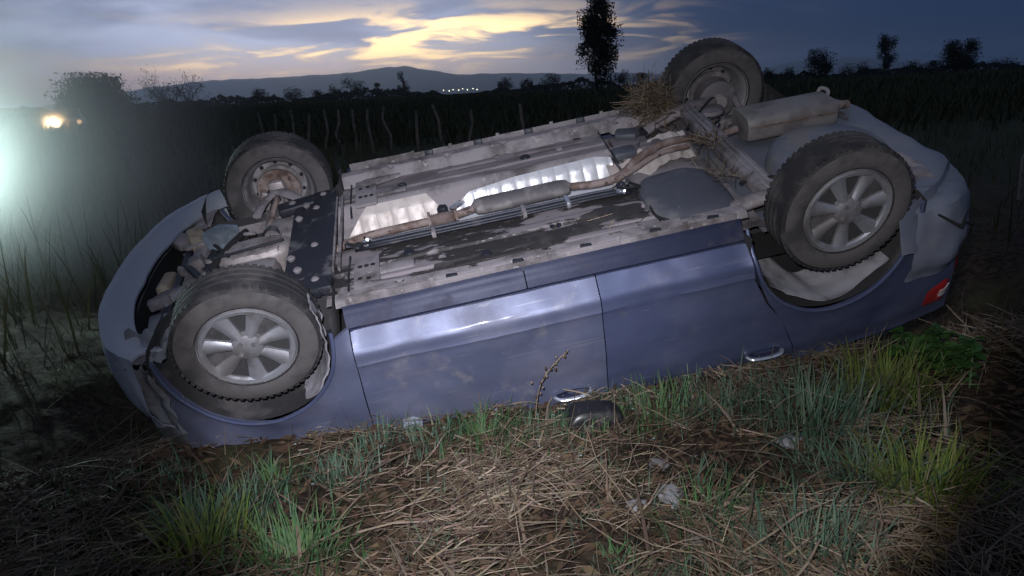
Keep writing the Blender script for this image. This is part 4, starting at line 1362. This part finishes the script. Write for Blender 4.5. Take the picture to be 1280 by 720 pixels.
# ------------------------------------------------------------------ trees, fence, lamps, hills
M_BARK = mat('bark', (.035, .028, .022), .9, 0, (.06, .048, .036), 9, .45, .6, bump=.3)
LEAF_D = leafmat('tree_leaf_dark', [(.012, .020, .008), (.022, .032, .012), (.03, .036, .016)], .85, .1)


def limb(mb, a, b, r0, r1, rnd, n=5):
    a, b = Vector(a), Vector(b)
    L = (b - a).length
    P = [a.lerp(b, i / n) + Vector((rnd.gauss(0, 1), rnd.gauss(0, 1), rnd.gauss(0, .6))) * L * (.035 if 0 < i < n else 0) for i in range(n + 1)]
    mb.tube(P, [lerp(r0, r1, i / n) for i in range(n + 1)], 6)
    return P


def tree(u, v, Y, H, W, label, seed, n_leaf=2600, ls=.16, shape='round', name='tree', group=None, clumps=26, open_=.0):
    r = random.Random(seed)
    p = at_dist(u, v, Y)
    p.z = gh(p.x, p.y) - .1
    root = empty(name, p)
    tag(root, label, 'tree', group)
    tk_, cr = MB(), MB()
    limb(tk_, (0, 0, 0), (r.gauss(0, .03) * H, 0, H * (.9 if shape == 'tall' else .55)), H * .022, H * .006, r, 8)
    cl = []
    for k in range(clumps):
        if shape == 'tall':
            t_ = r.uniform(.22, 1.0)
            wv = W * .5 * itp(t_, [.2, .32, .5, .65, .85, 1], [.75, .55, .95, .80, .85, .25]) * r.uniform(.25, 1)
            a = r.uniform(0, 6.28)
            c = Vector((math.cos(a) * wv, math.sin(a) * wv, H * t_))
            s_ = W * r.uniform(.06, .15)
        else:
            a, t_ = r.uniform(0, 6.28), r.uniform(.25, 1.0)
            wv = W * .5 * math.sqrt(max(.05, 1 - ((t_ - .5) / .55) ** 2)) * r.uniform(.3, .95)
            c = Vector((math.cos(a) * wv, math.sin(a) * wv, H * t_ * .93))
            s_ = W * r.uniform(.09, .17)
        base = Vector((0, 0, c.z * r.uniform(.45, .75)))
        limb(tk_, base, c, H * .007, H * .002, r, 4)
        cl.append((c, s_))
    for _ in range(n_leaf):
        c, s_ = r.choice(cl)
        gz = lambda: max(-1.5, min(1.5, r.gauss(0, 1)))
        q = c + Vector((gz() * s_, gz() * s_, gz() * s_ * (1.0 if shape != 'tall' else 1.25)))
        a = Vector((r.gauss(0, 1), r.gauss(0, 1), r.gauss(0, 1))).normalized()
        b_ = a.cross(Vector((r.gauss(0, 1), r.gauss(0, 1), r.gauss(0, 1)))).normalized()
        k = ls * r.uniform(.6, 1.4)
        cr.add([q - a * k, q + b_ * k * .5, q + a * k, q - b_ * k * .5], [(0, 1, 2, 3)])
    tk_.build('trunk', M_BARK, root, 60, doubles=False)
    cr.build('crown', LEAF_D, root, 0, doubles=False)
    return root


tree(749, 112, 150, 17.2, 8.0, 'tall slender tree standing alone against the bright sky behind the car', 1, 15000, .22, 'tall', clumps=46)
tree(127, 140, 62, 3.7, 5.4, 'dense rounded tree beside the lit headlamps', 2, 14000, .13, clumps=44)
tree(1022, 100, 260, 10.5, 8.5, 'small rounded tree on the dark field edge, next to the slender one', 3, 5000, .24)
tree(1106, 96, 300, 16.5, 8.0, 'slender upright tree on the dark horizon between two rounded crowns', 4, 5000, .24, 'tall', clumps=30)
tree(1188, 92, 260, 11.0, 9.0, 'broad dark tree of a close pair on the horizon, lower crown', 5, 5000, .24)
tree(1206, 91, 262, 11.6, 8.0, 'broad dark tree of a close pair on the horizon, taller crown', 6, 5000, .24)
for k, (u, H, W) in enumerate(((440, 12, 14), (505, 13, 7), (473, 9, 5), (630, 8, 9), (690, 9, 10), (415, 8, 9), (365, 7, 12), (325, 8, 10), (780, 9, 11), (800, 8, 8), (400, 6, 8), (660, 7, 7))):
    tree(u, 120, 420, H, W, 'small far tree on the horizon below the blue hills', 20 + k, 1500, .34, 'tall' if W < 8 and H > 11 else 'round', group='far trees below the hills', clumps=14)
for k, (u, H, W) in enumerate(((960, 7, 9), (985, 6, 10), (1060, 6, 10), (1080, 8, 9), (1140, 6, 12), (1165, 7, 8), (1250, 6, 14))):
    tree(u, 100, 420, H, W, 'low far tree along the dark horizon right of the raised wheel', 60 + k, 1300, .34, group='far trees on the dark side', clumps=12)

# bare branching shrub
def shrub(u, v, Y, H, W, label, seed):
    r = random.Random(seed)
    p = at_dist(u, v, Y)
    p.z = gh(p.x, p.y) - .1
    root = empty('bare_shrub', p)
    tag(root, label, 'shrub')
    m_, cr = MB(), MB()
    def grow(a, d, L, rad, lev):
        b_ = a + d * L
        limb(m_, a, b_, rad, rad * .6, r, 3)
        if lev == 0:
            for _ in range(5):
                q = b_ + Vector((r.gauss(0, .12), r.gauss(0, .12), r.gauss(0, .12)))
                e = Vector((r.gauss(0, 1), r.gauss(0, 1), r.gauss(0, 1))).normalized() * .06
                f_ = e.cross(Vector((.3, .2, 1))).normalized() * .03
                cr.add([q - e, q + f_, q + e, q - f_], [(0, 1, 2, 3)])
            return
        for _ in range(3):
            nd = (d + Vector((r.gauss(0, .5), r.gauss(0, .5), r.gauss(.05, .35)))).normalized()
            grow(a.lerp(b_, r.uniform(.6, 1)), nd, L * r.uniform(.55, .85), rad * .6, lev - 1)
    for _ in range(9):
        a = r.uniform(0, 6.28)
        grow(Vector((0, 0, 0)), Vector((math.cos(a) * W / H * .55, math.sin(a) * W / H * .55, 1)).normalized(), H * .42, .035, 3)
    m_.build('branches', M_BARK, root, 60, doubles=False)
    cr.build('foliage', LEAF_D, root, 0, doubles=False)


shrub(228, 150, 48, 3.9, 4.6, 'open branching half bare shrub standing against the sunset', 8)

# hedge line that reads as one mass
hb = MB()
rr = random.Random(77)
for _ in range(16000):
    u = rr.uniform(-60, 1340)
    Y = rr.uniform(470, 560)
    p = at_dist(u, 110, Y)
    gap_ = 1 - .8 * math.exp(-((u - 576) / 32) ** 4)
    top = gap_ * (5.0 + 4.5 * nz(u * .012, 3.0, 1.0) + 2.5 * nz(u * .06, 1.0, 2.0)) * rr.random() ** .6
    q = Vector((p.x, p.y, max(.2, top) - .4))
    a = Vector((rr.gauss(0, 1), rr.gauss(0, .4), rr.gauss(0, 1))).normalized() * rr.uniform(.5, 1.1)
    b_ = a.cross(Vector((rr.gauss(0, .3), 1, rr.gauss(0, .3)))).normalized() * rr.uniform(.4, .7)
    hb.add([q - a, q + b_, q + a, q - b_], [(0, 1, 2, 3)])
tag(hb.build('hedge_line', LEAF_D, None, 0, doubles=False), 'dark line of bushes along the far edge of the fields', 'hedge', kind='stuff')

# fence of rough posts across the field
M_POST = mat('weathered_post', (.20, .165, .13), .9, 0, (.12, .10, .08), 9, .45, .6, bump=.3)
fence = empty('wire_fence', at_dist(430, 180, 21))
fence.location.z = 0
tag(fence, 'rough wire fence with leaning wooden posts crossing the dark field', 'fence')
tops = []
rp = random.Random(3)
for (u, vb, Y, h, lx) in ((328, 186, 26, 1.15, 0), (348, 186, 25.2, 1.1, .02), (370, 187, 24.4, 1.2, -.03), (390, 187, 23.6, 1.1, .03), (410, 188, 22.9, 1.2, 0), (427, 189, 22.2, 1.2, .02), (446, 190, 21.5, 1.2, -.02),
                         (467, 191, 20.8, 1.2, -.05), (494, 192, 20.2, 1.25, -.16), (524, 192, 19.5, 1.1, .0), (558, 193, 18.9, 1.25, -.22), (590, 190, 18.3, 1.1, .02), (650, 185, 17.4, 1.2, .03)):
    p = at_dist(u, vb, Y)
    z = gh(p.x, p.y)
    a = Vector((p.x, p.y, z - .2)) - fence.location
    b_ = a + Vector((lx * h, 0, h + .2))
    m_ = MB()
    limb(m_, a, b_, .045, .036, rp, 4)
    m_.build('post', M_POST, fence, 60)
    tops.append((a, b_))
for f_ in (.45, .72, .94):
    MB().tube([a.lerp(b_, f_) + Vector((0, -.045, 0)) for a, b_ in tops], .003, 4).build('wire', M_BLACK, fence, 60)

# single weathered post standing in the dark beyond the tail of the car
pp = at_ground(1276, 276, .02)
fp = empty('wooden_post', (pp.x, pp.y, gh(pp.x, pp.y)))
tag(fp, 'single weathered wooden post in the dark beyond the tail of the car', 'post')
m_ = MB()
limb(m_, (0, 0, -.2), (.02, 0, 1.32), .055, .048, rp, 5)
m_.build('shaft', M_POST, fp, 60)
for z in (.5, .9, 1.2):
    MB().tube([(.058 * math.cos(a * .6), .058 * math.sin(a * .6), z + .002 * a) for a in range(22)], .002, 4).build('wire_tie', M_BLACK, fp, 60)

# ---- vehicle waiting on the track with its headlamps lit
M_TRUCK = mat('truck_paint', (.10, .10, .11), .4, .2, (.14, .13, .12), 3, .4, .65)
p = at_dist(86, 165, 46)
p.z = gh(p.x, p.y)
tr = empty('pickup_truck', p)
tr.rotation_euler = (0, 0, math.atan2(-p.x, p.y) * .9)
tag(tr, 'distant pickup truck facing the crash with its headlamps lit', 'truck')
MB().shell(lambda u, v: Vector((lerp(-.86, .86, u), .0 + .10 * (2 * u - 1) ** 2, lerp(.42, 1.0, v) )), 10, 6, lambda u, v: (0, 5.0, 0)).build('body', M_TRUCK, tr, 30)
MB().shell(lambda u, v: Vector((lerp(-.78, .78, u) * (1 - .16 * v), 1.25 + .55 * v, lerp(1.0, 1.62, v))), 8, 6, lambda u, v: (0, 1.6 - v * .5, 0)).build('cab', M_TRUCK, tr, 30)
MB().shell(lambda u, v: Vector((lerp(-.68, .68, u) * (1 - .15 * v), 1.235 + .5 * v, lerp(1.06, 1.55, v))), 6, 4, lambda u, v: (0, .02, 0)).build('windscreen', M_GLASS, tr, 30)
MB().box((0, -.02, .50), (1.76, .14, .20), .04).build('bumper', M_BLACK, tr)
MB().box((0, .02, .78), (.95, .06, .20), .02).build('grille', M_BLACK, tr)
for sx_ in (-1, 1):
    for yy in (.85, 3.9):
        MB().lathe([(-.1, .2), (-.11, .30), (-.08, .36), (.08, .36), (.11, .30), (.1, .2)], 28, 'X', (sx_ * .76, yy, .36)).build('wheel', M_RUBBER, tr)
    strong = sx_ < 0
    hl_m = mat('headlamp_lit_strong' if strong else 'headlamp_lit_weak', (.8, .8, .75), .2, emit=(1.0, .55, .22, 420.0 if strong else 1.5))
    MB().lathe([(.03, .13), (-.02, .125), (-.045, .08), (-.055, 0)], 24, 'Y', (sx_ * .66, .02, .80)).build('headlamp', hl_m, tr, 50)
    ld = bpy.data.lights.new('headlamp_beam', 'SPOT')
    ld.energy = 2600 if strong else 60
    ld.color = (1.0, .62, .32)
    ld.spot_size = R(70)
    ld.spot_blend = .8
    ld.shadow_soft_size = .08
    lo_ = bpy.data.objects.new('headlamp_beam', ld)
    COL.objects.link(lo_)
    lo_.parent = tr
    lo_.location = (sx_ * .66, -.10, .80)
    lo_.rotation_euler = (R(88), 0, R(180))

# ---- lit street lamps of the village far off
M_LITW = mat('street_lamp_lit', (.8, .7, .5), .5, emit=(1.0, .86, .62, 9.0))
for k, (u, h_) in enumerate(((554, 11), (561, 9), (566, 12), (573, 10), (578, 13), (584, 10.5), (591, 12), (596, 9.5))):
    p = at_dist(u, 118, 2100 + 60 * (k % 3))
    p.z = gh(p.x, p.y)
    ho = empty('street_lamp', p)
    tag(ho, 'tiny lit street lamp of the far village below the hills', 'street lamp', 'village street lamps')
    MB().tube([(0, 0, -1), (0, 0, h_), (.6, 0, h_ + .6), (1.6, 0, h_ + .8)], [.12, .09, .08, .07], 6).build('pole', M_BLACK, ho)
    MB().box((1.6, -.1, h_ + .5), (2.0, 1.2, 1.0 + .3 * (k % 2)), .3).build('lamp_head', M_LITW, ho)

# ---- hills
M_HILL = mat('hill_scrub', (.030, .036, .022), .95, 0, (.045, .045, .030), .002, .42, .6, detail=8)
def hills(name, ridge, Y, depth, seed):
    us = [q[0] for q in ridge]
    vs_ = [q[1] for q in ridge]
    n = 220
    m_ = MB()
    cols_ = 18
    for i in range(n + 1):
        u = lerp(us[0], us[-1], i / n)
        p = at_dist(u, itp(u, us, vs_) + 1.6 * nz(u * .045, seed, 2, 5), Y)
        h = max(5, p.z)
        for j in range(cols_ + 1):
            t_ = j / cols_ * 2 - 1
            k = max(0, 1 - abs(t_)) ** 1.1
            yy = Y + t_ * depth
            x = p.x * (yy / Y) ** .35
            m_.v.append((x, yy, h * k + (90 * nz(x * .0009, yy * .0009, seed, 5) * k * (1 - k) * 2.2) - 20))
    w = cols_ + 1
    m_.f = [(i * w + j, (i + 1) * w + j, (i + 1) * w + j + 1, i * w + j + 1) for i in range(n) for j in range(cols_)]
    tag(m_.build(name, M_HILL, None, 60, doubles=False), kind='structure')


hills('hills', [(-260, 150), (-100, 138), (0, 136), (60, 132), (110, 122), (165, 111), (210, 105), (270, 98), (330, 96), (400, 92), (440, 89), (470, 84), (505, 80.5), (535, 86), (570, 91), (620, 90), (680, 89.5), (730, 91), (790, 89), (830, 92), (870, 98), (920, 103)], 12000, 3600, 3.0)
hills('hills', [(800, 103), (880, 95), (950, 86), (985, 77), (1020, 73), (1060, 70), (1100, 72), (1150, 78), (1220, 80), (1300, 78), (1420, 74)], 17000, 3500, 8.0)

# ---- evening haze over the whole plain
hz = MB().box((0, 0, 317), (43000, 43000, 654))
vm = bpy.data.materials.new('haze_air')
vm.use_nodes = True
vt = vm.node_tree
vt.nodes.clear()
pv = vt.nodes.new('ShaderNodeVolumePrincipled')
pv.inputs['Color'].default_value = (.64, .81, 1.0, 1)
pv.inputs['Density'].default_value = 7e-5
pv.inputs['Anisotropy'].default_value = .78
vo = vt.nodes.new('ShaderNodeOutputMaterial')
vt.links.new(pv.outputs[0], vo.inputs['Volume'])
tag(hz.build('haze', vm, None, 0), 'thin blue evening haze over the whole plain', 'haze', kind='stuff')

# ---- work lamp on a tripod beside the ditch, with an added volume for its lens glare
lp = Vector((-5.40, 7.0, .12))
lp.z = gh(lp.x, lp.y)
wl = empty('work_lamp', lp)
wl.rotation_euler = (0, 0, R(32))
tag(wl, 'bright floodlight on a tripod standing in the grass by the ditch', 'floodlight')
for k in range(3):
    a = k * 2.094 + .4
    MB().tube([(0, 0, .52), (.30 * math.cos(a), .30 * math.sin(a), -.02)], .011, 8).build('leg', M_BLACK, wl)
MB().tube([(0, 0, .45), (0, 0, .94)], .014, 8).build('pole', M_BLACK, wl)
MB().box((0, 0, 1.04), (.26, .09, .19), .015).build('lamp_housing', M_BLACK, wl)
MB().box((0, -.052, 1.04), (.22, .008, .15), .003).build('lamp_glass', mat('floodlight_lit', (.8, .85, .85), .2, emit=(.72, 1.0, .96, 60.0)), wl)
ld = bpy.data.lights.new('floodlight_beam', 'SPOT')
ld.energy = 1000
ld.color = (.76, 1.0, .95)
ld.spot_size = R(100)
ld.spot_blend = .6
ld.shadow_soft_size = .1
lo_ = bpy.data.objects.new('floodlight_beam', ld)
COL.objects.link(lo_)
lo_.parent = wl
lo_.location = (0, -.10, 1.04)
lo_.rotation_euler = (R(104), 0, R(180))
def ball():
    du = MB()
    bm = bmesh.new()
    bmesh.ops.create_icosphere(bm, subdivisions=3, radius=1)
    du.v = [tuple(v.co) for v in bm.verts]
    du.f = [tuple(v.index for v in f.verts) for f in bm.faces]
    bm.free()
    return du


vm = bpy.data.materials.new('glare_air')
vm.use_nodes = True
vt = vm.node_tree
vt.nodes.clear()
S.tree = vt
tcn = vt.nodes.new('ShaderNodeTexCoord')
gr = vt.nodes.new('ShaderNodeTexGradient')
gr.gradient_type = 'QUADRATIC_SPHERE'
vt.links.new(tcn.outputs['Object'], gr.inputs[0])
pv = vt.nodes.new('ShaderNodeVolumePrincipled')
pv.inputs['Color'].default_value = (.9, .92, .9, 1)
pv.inputs['Anisotropy'].default_value = .35
vt.links.new((S(gr.outputs[1]) * 1.05).k, pv.inputs['Density'])
vo = vt.nodes.new('ShaderNodeOutputMaterial')
vt.links.new(pv.outputs[0], vo.inputs['Volume'])
do = ball().build('glare_volume', vm, None, 0)  # added scattering ball that imitates the floodlight's lens glare
do.location = (-5.3, 6.9, 1.2)
do.scale = (3.3, 2.5, 2.3)
tag(do, 'added thin volume imitating lens glare round the floodlight', 'glare', kind='stuff')

d2 = ball().build('glare_volume', vm, None, 0)  # added smaller ball that draws the headlamp's lens halo
d2.location = tr.matrix_basis @ Vector((-.66, -.7, .85))
d2.scale = (1.5, 1.4, 1.3)
tag(d2, 'added thin volume imitating the lens halo of the lit headlamp', 'glare', kind='stuff')
